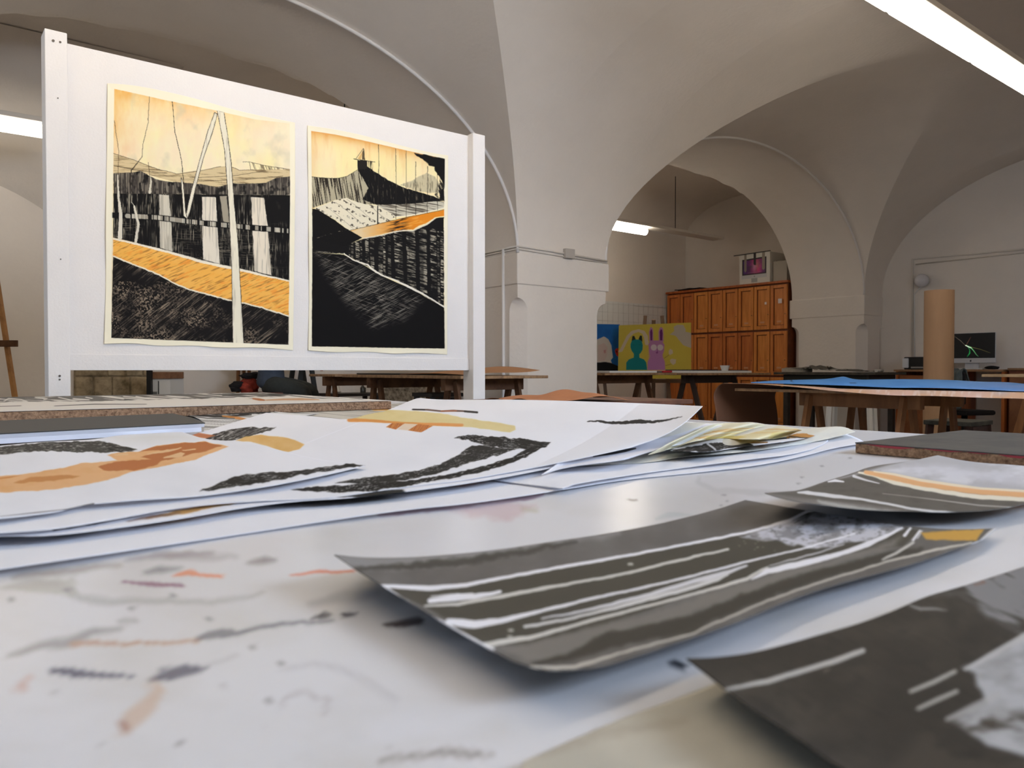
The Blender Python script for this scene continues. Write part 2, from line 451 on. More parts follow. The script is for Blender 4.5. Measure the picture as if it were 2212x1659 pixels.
# ------------------------------------------------------------------ tube lamps
TUBEM = mat('lamp_tube', (255, 255, 250), .3, emit=(255, 240, 218), es=TUBE_E)
TUBEB = mat('lamp_tube_far', (255, 255, 250), .3, emit=(255, 242, 224), es=TUBE_E*.6)
TUBEA = mat('lamp_tube_aisle', (255, 255, 250), .3, emit=(255, 244, 228), es=TUBE_E*1.35)
TUBEL = mat('lamp_tube_old', (255, 255, 250), .3, emit=(255, 243, 224), es=TUBE_E*.36)
TRAY = mat('lamp_tray', (216, 208, 196), .5)
def lamp(u0, u1, v, z, label, n=1, rod=None, railext=None, tw=.05, tm=None):
    t = thing('tube_lamp', label, 'ceiling lamp', ((u0+u1)/2, v, z), 'suspended fluorescent lamps')
    bm = B(); re = railext or (u0, u1)
    box(bm, re[0], re[1], v-.10, v+.10, z+.052, z+.09)  # tray widened to keep tube light off the vault
    obj('tray', bm, TRAY, t, bevel=.004)
    L = (u1-u0)/n
    for k in range(n):
        bm = B(); tube(bm, [(u0+L*k+.02, v, z), (u0+L*k+.03, v, z), (u0+L*(k+1)-.03, v, z), (u0+L*(k+1)-.02, v, z)], [tw*.7, tw, tw, tw*.7], 12)
        obj('diffuser', bm, tm or TUBEM, t)
    for rx in (rod or []):
        zt = HC+ceil_rel(rx, v)
        bm = B(); tube(bm, [(rx, v, z+.10), (rx, v, zt)], .006, 6); obj('hanging_rod', bm, BLACKM, t)
    return t
lamp(3.4, 7.0, 2.2, 3.06, 'bright suspended tube lamp crossing the top right corner of the vault', 3, rod=[3.6, 6.76], railext=(3.3, 7.1), tm=TUBEB)
lamp(-.8, 1.12, 7.15, 2.8, 'bright tube lamp on a rail left of the white display panel', 1, rod=[.2], railext=(-1.0, 1.4), tm=TUBEL)
lamp(7.15, 8.0, 7.15, 2.8, 'short lit tube lamp on a rail behind the near column, above the cabinet', 1, rod=[8.6], railext=(6.9, 9.6), tm=TUBEA)
lamp(-1.2, 2.5, 2.2, 3.06, 'long tube lamp hanging over the front table, outside the photo', 3, rod=[-1.0, 2.3])
lamp(2.6, 4.4, 7.15, 2.8, 'tube lamp hanging in the aisle behind the display panel', 1, rod=[3.5], tm=TUBEL)

# globe lamp on the right wall
g = at_u(1991, 606, UW-.09)
t = thing('globe_lamp', 'frosted glass globe wall lamp above the desk', 'wall lamp', g)
bm = B(); lathe(bm, [(0.001+.085*math.sin(math.pi*k/14), -.085*math.cos(math.pi*k/14)) for k in range(15)], tuple(g))
obj('glass_globe', bm, mat('frosted_glass', (205, 202, 204), .12, spec=.6), t)
bm = B(); tube(bm, [tuple(g+np.array([.05, 0, 0])), (UW, g[1], g[2])], .04, 14); obj('wall_mount', bm, WHITEM, t)
bm = B(); q = at_u(1975, 636, UW-.01); q2 = at_u(1976, 770, UW-.01)
tube(bm, [tuple(g+np.array([.07, 0, -.06])), (UW-.02, (g[1]+q[1])/2, (g[2]+q[2])/2-.01), tuple(q), tuple((q+q2)/2), tuple(q2)], .006, 6); obj('cable', bm, WHITEM, t)
# ================================================================== DISPLAY PANEL AND ITS TWO PRINTS
VP = 3.30
t = thing('display_panel', 'freestanding white painted display panel between two posts, holding two prints', 'display panel', (1.4, VP+.02, 0))
zb, ztp = HC+.0, HC+1.221
bm = B(); box(bm, .475, 2.33, VP, VP+.02, zb, ztp); obj('board', bm, WHITEP, t)
bm = B(); box(bm, .483, 2.317, VP-.004, VP-.0005, zb, zb+.062); obj('bottom_rail', bm, WHITEP, t, bevel=.0015)
NAIL = mat('nail_rust', (90, 80, 70), .6)
for u0, u1, zz in ((.411, .483, 1.243), (2.317, 2.394, 1.228)):
    bm = B(); box(bm, u0, u1, VP-.042, VP+.05, 0, HC+zz)
    p = obj('post', bm, WHITEP, t, bevel=.003)
    bm = B(); box(bm, u0-.01, u1+.01, VP-.35, VP+.4, 0, .06); obj('foot', bm, WHITEP, t, bevel=.004)
    if u0 < 1:
        for (x, y, r) in ((115, 88, .006), (130, 91, .005), (129, 812, .005), (129, 820, .004), (125, 212, .003), (131, 560, .003)):
            bm = B(); q = at_v(x, y, VP-.0425); tube(bm, [tuple(q), tuple(q+np.array([0, -.002, 0]))], r*.8, 8)
            obj('screw_hole', bm, NAIL, p)
PRINTM = paint_mat('print_ink', .75, .12)
rag = R
def vsheet(name, top, right, bottom, left, v, n, m, paint, lift=0.004):
    g2 = coons(top, right, bottom, left, n, m)
    s = np.linspace(0, 1, m)[None]; tt = np.linspace(0, 1, n)[:, None]
    e = np.minimum(np.minimum(s, 1-s), np.minimum(tt, 1-tt))
    w = lift*np.exp(-e/.03)*(.5+.5*np.sin(9*s+7*tt*2))+.0012*np.sin(13*s+3*tt)**2
    P = at_v(g2[..., 0], g2[..., 1], v-.001-w)
    c = paint(g2[..., 0], g2[..., 1])
    return grid_mesh(name, P, PRINTM, c.c, thick=.0006, flip=False)
Kk = (20, 18, 17); CR = (236, 226, 200)
def paint1(x, y):
    C = Canvas(x, y, (236, 228, 198), (200, 160, 2.676)); X, Y = C.x, C.y
    area_ = [(125, 85), (420, 150), (710, 210), (940, 262), (1140, 285), (1142, 700), (1133, 1565), (600, 1545), (107, 1525), (112, 900), (120, 500)]
    A = C.mask(area_, 2.5, 1, .02)
    n = fbm(X*.006, Y*.006, 2); n2 = fbm(X*.03, Y*.012, 8)
    sky = np.stack([238+0*X, 229-10*n2, 160+48*n], -1)
    topd = (Y-(85+(X-125)*.197))
    o = np.clip(np.exp(-topd/70)*(1.25-(X-125)/900)+np.exp(-(X-120)/75)*.75*np.exp(-np.abs(Y-300)/260)+.4*np.clip(n-.52, 0, 1)*2.4*np.exp(-X/800), 0, 1)*(.25+.6*n2)
    o = np.clip(o, 0, 1)[:, None]; sky = sky*(1-o)+np.array([224, 148, 50])*o
    pal = (np.clip((X-600)/800, 0, 1)*.5*np.clip(n*1.6-.4, 0, 1))[:, None]; sky = sky*(1-pal)+np.array([240, 232, 196])*pal
    gy = np.clip(fbm(X*.012+4, Y*.01, 31)-.56, 0, 1)[:, None]*1.6; sky = sky*(1-gy)+np.array([190, 184, 160])*gy
    C.mix(A, sky)
    hill = [(122, 460), (250, 500), (360, 545), (480, 575), (640, 555), (730, 535), (800, 535), (850, 555), (920, 552), (1142, 550), (1142, 600), (1000, 640), (740, 660), (560, 650), (300, 575), (122, 572)]
    m = C.mask(hill, 2, 2, .02); C.mix(m, (206, 184, 140), .9); C.mix(m*C.streak(4, (.01, .15), .56), (110, 90, 62), .7)
    for L in ([(122, 460), (250, 500), (360, 545), (490, 578), (640, 556), (740, 535)], [(122, 530), (280, 560), (430, 572)], [(560, 600), (800, 590), (1000, 560)], [(600, 620), (850, 612), (1100, 590)], [(800, 535), (850, 556), (930, 553)], [(868, 508), (905, 508), (1000, 530), (1142, 552)], [(905, 508), (916, 555)]):
        C.line(L, 2.6, (60, 48, 36), .85, amp=2)
    m = C.mask([(905, 510), (1000, 530), (1140, 550), (916, 556)], 2); C.mix(m*C.streak(70, (.01, .12), .5), (70, 58, 44), .6)
    m = C.mask([(120, 572), (215, 570), (280, 560), (360, 605), (420, 620), (520, 628), (620, 635), (720, 655), (800, 632), (900, 635), (1000, 628), (1060, 600), (1142, 592), (1142, 700), (122, 692)], 3, 4, .03)
    C.mix(m, (66, 60, 54)); C.mix(m*C.streak(90, (.012, .28), .5, 4), (160, 150, 130), .65); C.mix(m*C.streak(90, (.03, .05), .55, 14), Kk, .8)
    blk = [(120, 690), (600, 695), (1142, 700), (1137, 1192), (980, 1160), (800, 1110), (640, 1085), (430, 1020), (250, 975), (118, 945)]
    m = C.mask(blk, 2.5, 1, .02); C.mix(m, Kk)
    C.mix(m*C.streak(90, (.014, .24), .54, 21)*np.clip(fbm(X*.01, Y*.01, 5)*2.4-.8, 0, 1), (176, 166, 144), .85)
    C.mix(m*C.streak(2, (.014, .28), .56, 25)*np.clip(fbm(X*.008+9, Y*.008, 6)*2.6-1, 0, 1)*(Y > 860), (150, 140, 118), .7)
    for P, cc in (([(385, 698), (442, 700), (452, 820), (462, 1028), (390, 1005)], (206, 198, 178)), ([(633, 710), (712, 712), (722, 900), (735, 1098), (640, 1072), (634, 900)], (222, 212, 192)), ([(915, 710), (990, 715), (1010, 860), (1033, 1163), (935, 1138), (925, 900)], (226, 214, 192)), ([(735, 705), (775, 705), (792, 885), (755, 850)], (160, 150, 130))):
        m = C.mask(P, 3, 3, .04); C.mix(m, cc); C.mix(m*C.streak(90, (.008, .15), .5, 33), (150, 142, 126), .5)
    # beam across the columns
    C.line([(120, 815), (360, 828), (640, 862), (840, 880), (1140, 908)], 34, Kk, 1, 2, 2)
    m = C.smask([(200, 820), (360, 828), (640, 862), (840, 880), (1140, 908)], 26, 2); C.mix(m*(vnoise(X*.06, Y*0, 3) > .55), (178, 168, 148), .85); C.mix(m*(vnoise(X*.16, Y*0, 8) > .62), (206, 198, 178), .8)
    road = [(118, 958), (250, 985), (430, 1030), (640, 1088), (860, 1133), (1137, 1195), (1133, 1397), (960, 1342), (800, 1308), (560, 1243), (480, 1212), (380, 1157), (118, 1052)]
    m = C.mask(road, 2.5, 3, .02); n3 = fbm(X*.012, Y*.03, 11)[:, None]
    C.mix(m, np.array([236, 172, 74])*(1-n3*.5)+np.array([240, 190, 110])*n3*.5)
    C.mix(m*C.streak(-24, (.016, .2), .57, 40), (140, 88, 38), .8); C.mix(m*C.streak(-20, (.02, .09), .56, 44), (236, 146, 56), .6)
    C.line([(118, 952), (250, 982), (430, 1026), (640, 1086), (860, 1134), (1137, 1196)], [6, 10, 14, 18, 14, 8], (236, 226, 204), .95, amp=3)
    C.line([(250, 975), (430, 1018), (640, 1078), (860, 1125)], 2, (50, 45, 40), .8, amp=2)
    bot = [(118, 1057), (380, 1160), (480, 1218), (560, 1248), (800, 1312), (960, 1346), (1133, 1400), (1133, 1565), (107, 1525)]
    m = C.mask(bot, 2.5, 2, .02); C.mix(m, (22, 19, 18))
    C.mix(m*C.streak(-38, (.012, .26), .54, 50)*np.clip(fbm(X*.009, Y*.009, 7)*2.6-.85, 0, 1), (170, 152, 128), .7)
    C.mix(m*(fbm(X*.13, Y*.13, 60) > .56)*np.clip(fbm(X*.010+3, Y*.012, 61)*3-1.2, 0, 1)*(Y > 1200), (166, 146, 122), .75)
    C.line([(118, 1052), (380, 1158), (480, 1214), (560, 1245), (800, 1310), (960, 1344), (1133, 1399)], 8, (232, 222, 200), .9, amp=4)
    # trunks and poles
    def pole(P, cc=(230, 222, 198)):
        C.line(P+[P[0]], 7, (54, 46, 38), .9, amp=1.5); m = C.fill(P, cc, 1, 2, 1.5); C.mix(m*C.streak(90, (.01, .12), .58, 70), (170, 160, 140), .4)
    pole([(722, 212), (757, 222), (780, 360), (800, 520), (818, 760), (838, 960), (850, 1180), (872, 1558), (812, 1553), (806, 1150), (790, 780), (765, 440)])
    pole([(706, 225), (720, 232), (690, 340), (640, 480), (598, 640), (560, 800), (546, 836), (540, 820), (568, 690), (620, 500), (668, 330)])
    pole([(512, 600), (524, 640), (536, 800), (546, 836), (528, 820), (519, 700)])
    C.line([(460, 155), (475, 330), (498, 430), (515, 510), (528, 640)], 3.6, (50, 42, 34), .95, amp=2)
    C.line([(328, 130), (320, 285), (292, 400), (285, 480), (225, 555), (213, 620), (228, 682)], [2.5, 3, 3, 3, 6, 5, 3], (50, 42, 34), .95, amp=2)
    C.line([(125, 270), (140, 370), (150, 440), (146, 690)], 2.6, (70, 52, 36), .9, amp=2)
    C.line([(322, 510), (332, 600), (324, 680)], 2.5, (60, 50, 40), .9, amp=2)
    C.line([(333, 590), (338, 620), (330, 685)], [2, 10, 14], (206, 198, 176), 1, amp=2)
    C.line([(144, 585), (150, 720), (163, 800), (158, 945)], [6, 12, 18, 26], (216, 208, 188), 1, amp=2)
    C.line([(240, 765), (265, 870), (248, 970)], [12, 14, 16], (210, 202, 182), 1, amp=3)
    C.line([(225, 740), (245, 770), (262, 850)], 3, (220, 212, 190), .9, amp=3)
    out = 1-A
    C.mix(out, (238, 230, 204))
    return C
def paint2(x, y):
    C = Canvas(x, y, (236, 228, 200), (640, 250, 3.016)); X, Y = C.x, C.y
    A = C.mask([(97, 98), (250, 122), (400, 152), (700, 222), (967, 280), (962, 800), (967, 1518), (500, 1512), (100, 1503), (104, 800)], 2.5, 1.5, .02)
    n = fbm(X*.006, Y*.006, 12); n2 = fbm(X*.04, Y*.008, 18)
    sky = np.stack([240+0*X, 230-12*n2, 160+24*n], -1); topd = Y-(98+(X-97)*.21)
    o = np.clip(np.exp(-topd/34)*.9+np.exp(-(X-97)/40)*.35+np.clip(n2-.55, 0, 1)*1.1*np.exp(-topd/160), 0, 1)[:, None]*.75
    sky = sky*(1-o)+np.array([216, 142, 62])*o
    C.mix(A, sky)
    m = C.mask([(680, 450), (760, 420), (850, 370), (905, 400), (965, 500), (880, 505), (780, 490)], 6, 5); C.mix(m, (176, 166, 138), .7); C.mix(m*C.streak(90, (.02, .16), .55, 5), (90, 82, 66), .6)
    m = C.mask([(770, 240), (967, 280), (967, 560), (930, 540), (960, 470), (925, 400), (905, 340), (860, 325)], 5, 16, .02); C.mix(m, Kk)
    m = C.mask([(905, 300), (965, 300), (965, 560), (900, 520), (940, 440)], 8, 12, .03); C.mix(m*C.streak(70, (.02, .12), .42, 15), Kk, .9)
    m = C.mask([(100, 398), (180, 405), (270, 408), (330, 395), (410, 350), (480, 380), (560, 480), (520, 578), (430, 575), (330, 537), (250, 550), (105, 602)], 2.5, 2); C.mix(m, (176, 166, 138))
    C.mix(m*C.streak(80, (.009, .17), .49, 25), (38, 32, 26), .95)
    m = C.mask([(400, 352), (440, 318), (500, 358), (600, 420), (700, 468), (900, 528), (965, 552), (860, 572), (760, 572), (640, 585), (520, 580), (430, 545), (470, 470)], 3, 4); C.mix(m, Kk)
    C.mix(m*C.streak(85, (.02, .16), .66, 28), (120, 110, 92), .7)
    C.line([(100, 398), (190, 407), (270, 408), (330, 395), (400, 352)], 3, (30, 26, 22), .95, amp=1)
    C.fill([(397, 290), (460, 292), (462, 345), (400, 352)], (34, 30, 26)); m = C.mask([(460, 295), (500, 300), (502, 360), (462, 345)], 2); C.mix(m*C.streak(90, (.01, .2), .42, 8), Kk, .8)
    C.line([(374, 282), (430, 290), (512, 302)], 4, (34, 28, 24), .95, amp=1)
    C.line([(385, 285), (438, 212), (446, 292)], 3, (60, 45, 30), .9); C.fill([(400, 280), (436, 225), (420, 286)], (206, 160, 96), .8); C.fill([(430, 235), (442, 215), (446, 288), (428, 286)], (60, 50, 38), .8)
    m = C.fill([(118, 603), (250, 552), (325, 535), (375, 556), (450, 576), (520, 585), (590, 620), (655, 655), (600, 690), (540, 705), (350, 748), (250, 675)], (226, 216, 188), 1, 2, 2)
    C.mix(m*(fbm(X*.09, Y*.09, 66) > .60)*(np.sin((Y-.45*X)*.14) > .3), (60, 52, 44), .8)
    for k in range(4): C.line([(190+70*k, 590-22*k), (260+70*k, 640-22*k), (330+70*k, 700-20*k), (370+70*k, 735-22*k)], 2.5, (110, 100, 84), .6, amp=3)
    m = C.fill([(520, 582), (740, 575), (900, 558), (962, 560), (962, 602), (840, 630), (720, 652), (650, 655), (590, 620)], (196, 188, 166), 1, 2, 2); C.mix(m*C.streak(10, (.01, .16), .5, 77), (70, 62, 52), .8)
    C.line([(650, 656), (720, 652), (840, 630), (962, 600)], 6, (228, 220, 200), .9)
    road = [(350, 748), (450, 722), (540, 702), (640, 680), (720, 660), (850, 635), (964, 612), (964, 652), (900, 664), (850, 698), (800, 715), (760, 742), (700, 745), (640, 752), (540, 775), (440, 798), (380, 770)]
    m = C.mask(road, 2.5, 3); f = np.clip((X-420)/260, 0, 1)[:, None]
    C.mix(m, np.array([222, 196, 150])*(1-f)+np.array([222, 134, 34])*f); C.mix(m*np.exp(-((X-660)/55)**2)*C.streak(-12, (.02, .2), .40, 6), Kk, .95)
    C.mix(m*C.streak(-10, (.02, .12), .6, 71), (240, 180, 90), .5)
    C.line([(350, 748), (540, 703), (720, 662), (964, 612)], 3, (40, 30, 22), .85, amp=2)
    m = C.fill([(103, 605), (140, 612), (250, 680), (310, 725), (350, 748), (430, 795), (300, 862), (103, 888)], (18, 16, 15), 1, 3, 3)
    m = C.fill([(103, 800), (310, 850), (440, 800), (560, 775), (640, 757), (760, 748), (860, 705), (905, 668), (962, 660), (962, 1250), (740, 1115), (560, 1035), (430, 965), (310, 900), (103, 890)], Kk, 1, 2.5, 3)
    fm = m
    for (a, b, w_) in ((345, 350, 8), (362, 372, 14), (395, 410, 26), (420, 432, 10), (458, 470, 22), (492, 500, 24), (548, 555, 26), (570, 582, 14), (603, 612, 20), (662, 678, 52), (745, 755, 56), (822, 832, 48), (890, 902, 40), (925, 930, 14), (948, 952, 20)):
        q = C.smask([(a, 760), (b, 1260)], w_, 5, 5, .03); C.mix(q*fm*C.streak(14, (.02, .16), .47, int(a))*np.clip(fbm(X*.02, Y*.006, a)*2.2-.4, 0, 1), (196, 186, 162), .9)
    C.line([(440, 800), (560, 778), (640, 757), (700, 748), (760, 750), (860, 703), (905, 668)], 7, (226, 216, 196), .9, amp=3)
    C.fill([(103, 890), (310, 905), (430, 968), (560, 1045), (750, 1128), (964, 1250), (967, 1518), (100, 1503)], (15, 13, 13), 1, 3, 2)
    bm_ = C.mask([(130, 900), (310, 915), (430, 985), (560, 1065), (750, 1150), (820, 1200), (700, 1330), (500, 1380), (350, 1250), (200, 1050)], 60)
    C.mix(bm_*C.streak(-28, (.014, .30), .555, 81), (150, 144, 130), .75); C.mix(bm_*C.streak(20, (.014, .28), .60, 84), (150, 140, 126), .6)
    C.line([(120, 800), (220, 770), (330, 742)], 3, (170, 160, 140), .7, amp=3, dry=.45); C.line([(130, 885), (240, 893), (310, 898)], 3, (190, 180, 160), .8, amp=3, dry=.4)
    C.line([(310, 897), (370, 940), (430, 962), (465, 970), (500, 1005), (560, 1040), (640, 1070), (750, 1122), (850, 1175), (964, 1247)], [5, 6, 10, 9, 12, 9, 8, 14, 10, 9], (228, 220, 202), 1, amp=3)
    for L in ([(535, 190), (538, 300), (530, 705)], [(647, 215), (650, 450), (649, 670)], [(715, 230), (716, 660)], [(778, 300), (778, 645)], [(855, 330), (852, 632)], [(918, 370), (920, 615)]):
        C.line(L, [3.2]*len(L), (40, 34, 28), .85, amp=2)
    C.line([(530, 590), (530, 705)], 6, Kk, 1)
    C.mix(1-A, (236, 228, 202))
    return C
T1 = [(232, 180), (290, 184), (360, 198), (430, 215), (500, 236), (570, 252), (637, 265)]
R1 = [(637, 265), (638, 400), (635, 600), (633, 757)]
B1 = [(225, 743), (290, 741), (340, 748), (420, 746), (480, 752), (560, 750), (633, 757)]
L1 = [(232, 180), (231, 330), (228, 480), (229, 600), (225, 743)]
o = vsheet('art_print', T1, R1, B1, L1, VP, 560, 400, paint1); prop(o, 'larger left print on the panel, bare trees before dark columns and a yellow road', 'print', 'prints on the display panel')
T2 = [(664, 271), (720, 279), (780, 291), (860, 313), (930, 330), (968, 336)]
R2 = [(968, 336), (967, 500), (966, 650), (966, 766)]
B2 = [(666, 757), (730, 762), (790, 759), (850, 765), (900, 762), (966, 766)]
L2 = [(664, 271), (666, 420), (668, 600), (666, 757)]
o = vsheet('art_print', T2, R2, B2, L2, VP, 560, 330, paint2); prop(o, 'smaller right print on the panel, black hill with a tower and an orange strip', 'print', 'prints on the display panel')
# ================================================================== THE FRONT TABLE
ZT = HC-.11
UT = 1.38; VT = 3.12
def ev(a, b, n, p=1.6): return a+(b-a)*np.linspace(0, 1, n)**p
def zp(x0, y0, k, L): return [(x0+a/k, y0+b/k) for a, b in L]
def paint_table(x, y):
    C = Canvas(x, y, (214, 215, 219)); X, Y = C.x, C.y
    P = C
    n = fbm(X*.004, Y*.012, 3)
    C.mix(np.clip((n-.45)*2.2, 0, 1), (200, 199, 197), .8)
    C.mix(np.clip((fbm(X*.002+7, Y*.006, 13)-.5)*3, 0, 1), (218, 220, 228), .8)
    F = lambda L: zp(0, 1160, 2.458, L)
    D = lambda L: zp(700, 1060, 2.765, L)
    G = (120, 118, 122)
    def sm(L, w, c, a=.7, soft=13, amp=7): C.line(L, w, c, a, soft, amp, .022)
    # grey wash and scrapes left
    sm(F([(0, 270), (160, 245), (330, 250), (420, 320), (600, 345), (900, 340), (1150, 340), (1400, 300)]), [6, 22, 12, 16, 14, 10, 8, 4], (150, 150, 148), .5)
    C.fill(F([(30, 268), (200, 235), (400, 215), (410, 320), (250, 300)]), (178, 176, 168), .7, 10, 6)
    sm(F([(70, 215), (240, 190), (500, 160), (640, 145)]), [6, 14, 12, 6], (150, 140, 130), .6)
    sm(F([(680, 118), (900, 90), (1120, 82)]), [4, 12, 4], (130, 124, 130), .6)
    sm(F([(820, 85), (1000, 100), (1250, 105)]), [3, 20, 6], (160, 156, 160), .5)
    sm(F([(780, 182), (850, 170), (950, 162)]), [6, 15, 4], (118, 122, 126), .7)
    sm(F([(930, 200), (1000, 188), (1070, 200), (1180, 208)]), [6, 12, 8, 7], (226, 140, 108), .85, 5, 4)
    sm(F([(650, 240), (800, 252), (960, 256)]), [5, 10, 8], (128, 84, 110), .75, 6, 6)
    sm(F([(1320, 135), (1400, 125), (1460, 125)]), [4, 14, 6], (120, 114, 118), .7)
    sm(F([(1540, 205), (1700, 185), (1880, 180)]), [3, 7, 5], (214, 110, 80), .8, 4, 3)
    sm(F([(650, 455), (720, 450)]), 7, (130, 130, 130), .5)
    sm(F([(30, 630), (200, 580), (370, 560), (500, 510), (660, 490)]), [6, 16, 20, 16, 5], (126, 124, 124), .6)
    sm(F([(370, 572), (600, 570), (900, 560), (1060, 550)]), [14, 9, 8, 8], (186, 150, 128), .75, 5)
    sm(F([(1040, 540), (1180, 520), (1260, 518), (1400, 480), (1650, 455), (1780, 440)]), [8, 22, 10, 10, 7, 5], (96, 98, 108), .65, 6)
    sm(F([(1660, 430), (1720, 418), (1760, 420)]), [4, 14, 4], (56, 56, 66), .85, 5, 4); sm(F([(1830, 415), (1900, 408)]), [10, 3], (52, 50, 58), .9, 5, 4)
    sm(F([(1640, 360), (1850, 320), (2000, 300)]), [14, 26, 20], (150, 150, 160), .4)
    sm(F([(2040, 470), (2140, 455), (2230, 450)]), [6, 16, 18], (60, 50, 48), .85, 6, 4)
    sm(F([(290, 712), (400, 722), (560, 738), (720, 745)]), [12, 18, 10, 4], (58, 60, 84), .8, 6, 6)
    sm(F([(800, 755), (900, 735), (1000, 700), (1090, 705)]), [4, 20, 22, 10], (74, 76, 96), .75, 6, 8); sm(F([(855, 708), (890, 706)]), 10, (90, 92, 110), .6)
    sm(F([(1090, 690), (1260, 630)]), 4, (170, 170, 174), .5)
    sm(F([(800, 765), (840, 810), (780, 900), (700, 960), (660, 1020)]), [14, 20, 34, 40, 24], (198, 168, 146), .6, 12)
    sm(F([(655, 980), (665, 1020)]), 18, (150, 104, 90), .5); sm(F([(110, 810), (130, 770), (170, 745)]), [18, 10, 6], (200, 160, 150), .7)
    sm(F([(1180, 790), (1280, 900), (1400, 1010)]), 5, (176, 172, 176), .6, 5)
    sm(F([(1490, 900), (1530, 850), (1620, 830), (1740, 860), (1730, 930)]), 9, (180, 176, 180), .55, 6)
    sm(F([(1500, 700), (1640, 680), (1800, 690), (1900, 740), (2100, 860)]), [5, 8, 10, 10, 12], (182, 182, 188), .5)
    for a in ((1415, 870), (1480, 670), (1340, 580), (300, 820), (550, 1090), (1100, 435), (950, 1095), (2075, 1105), (905, 312), (55, 330), (360, 275), (700, 378)):
        sm(F([a, (a[0]+14, a[1]+3)]), 9, (120, 120, 124), .55, 6, 3)
    # pink smudges under the papers
    sm(D([(330, 140), (600, 110), (850, 80), (1100, 50), (1300, 20)]), [8, 14, 12, 16, 8], (122, 78, 92), .6, 5)
    C.fill(D([(760, 130), (900, 80), (1120, 50), (1260, 90), (1180, 150), (1050, 190), (960, 160)]), (206, 182, 186), .7, 14, 10)
    sm(D([(1180, 110), (1260, 115)]), 9, (186, 176, 150), .6); sm(D([(1820, 48), (1870, 50)]), 4, (120, 116, 110), .7, 3)
    sm(D([(-480, 140), (-300, 120), (-100, 90), (60, 60)]), [4, 12, 16, 10], (168, 160, 130), .6)
    sm(D([(-150, 30), (100, -20), (300, -60)]), [10, 30, 6], (190, 190, 194), .5)
    # ring marks right
    K = lambda L: zp(1400, 860, 2.724, L)
    sm(K([(300, 470), (290, 500), (400, 535), (620, 560), (860, 555)]), [8, 10, 12, 12, 8], (200, 200, 202), .9, 6)
    sm(K([(330, 460), (600, 410), (860, 405), (910, 440)]), [4, 6, 8, 4], (208, 208, 210), .8, 5)
    sm(K([(50, 715), (120, 690), (260, 680)]), [6, 14, 4], (188, 194, 196), .7, 5)
    for a in ((1020, 398), (1185, 353), (900, 465), (440, 568), (420, 630), (460, 605), (880, 500)):
        sm(K([a, (a[0]+10, a[1])]), 4, (150, 150, 150), .6, 3, 2)
    sm([(1290, 1580), (1380, 1590), (1480, 1575)], [8, 20, 8], (190, 186, 172), .6); sm([(820, 1640), (980, 1625), (1060, 1635)], [8, 16, 8], (120, 112, 104), .6, 10)
    sm([(1455, 1432), (1475, 1440)], 16, (30, 34, 40), .8, 6, 3); sm([(1135, 1390), (1200, 1400), (1260, 1430)], 6, (176, 176, 184), .4)
    return C
t = thing('work_table', 'large white stained work table in the foreground, covered with papers', 'table', (.4, .9, 0))
us = np.r_[np.linspace(-.55, -.1, 8)[:-1], np.linspace(-.1, .5, 230)[:-1], np.linspace(.5, UT, 230)]
vs = np.r_[np.linspace(-.35, -.02, 8)[:-1], np.linspace(-.02, .6, 230)[:-1], np.linspace(.6, 1.5, 200)[:-1], np.linspace(1.5, VT, 80)]
UU, VV = np.meshgrid(us, vs, indexing='ij'); P = np.stack([UU, VV, np.full_like(UU, ZT)], -1)
f = P[..., 0]*st+P[..., 1]*ct; Pc = P.copy(); ok = f > .08
px, py = project(np.where(ok[..., None], Pc, np.array([.5, .5, ZT])))
C = paint_table(np.where(ok, px, 9000), np.where(ok, py, 9000))
tt_ = grid_mesh('table_top', P, paint_mat('table_lacquer', .26, .4, coat=0), C.c, t, flip=False, smooth=False)
bm = B(); box(bm, -.55, UT, -.35, VT, ZT-.03, ZT-.0006); obj('table_board', bm, mat('table_edge', (206, 200, 188), .5), t)
def trestle(name, u0, u1, v, ztop, m, label, group, axis='u', spread=.24, bw=.06, bh=.085, lw=.055, cat='trestle', leg_in=.08):
    """beam along the given axis with an A pair of legs at each end"""
    mid = ((u0+u1)/2, v) if axis == 'u' else (v, (u0+u1)/2)
    t = thing(name, label, cat, (mid[0], mid[1], 0), group)
    Pt = (lambda a, b, z: (a, b, z)) if axis == 'u' else (lambda a, b, z: (b, a, z))
    bm = B()
    if axis == 'u': box(bm, u0, u1, v-bw/2, v+bw/2, ztop-bh, ztop)
    else: box(bm, v-bw/2, v+bw/2, u0, u1, ztop-bh, ztop)
    obj('beam', bm, m, t, bevel=.003)
    for e in (u0+leg_in, u1-leg_in):
        for s in (-1, 1):
            bm = B(); beam(bm, Pt(e, v+s*(bw/2+.012), ztop-.02), Pt(e, v+s*spread, .0), lw, .025, up=Pt(1, 0, 0)); obj('leg', bm, m, t, bevel=.002)
        bm = B(); zz = ztop*.4; ss = spread*(1-zz/ztop)+.03
        beam(bm, Pt(e+.02, v-ss, zz), Pt(e+.02, v+ss, zz), .02, .05, up=(0, 0, 1)); obj('stretcher', bm, m, t)
    return t
trestle('trestle', -.4, 1.2, .2, ZT-.031, WOOD, 'wooden trestle under the near end of the white front table, hidden by its top', 'trestles under the front table')
trestle('trestle', -.4, 1.2, 2.6, ZT-.031, WOOD, 'wooden trestle under the far end of the white front table, hidden by its top', 'trestles under the front table')
def leg_rest(): pass

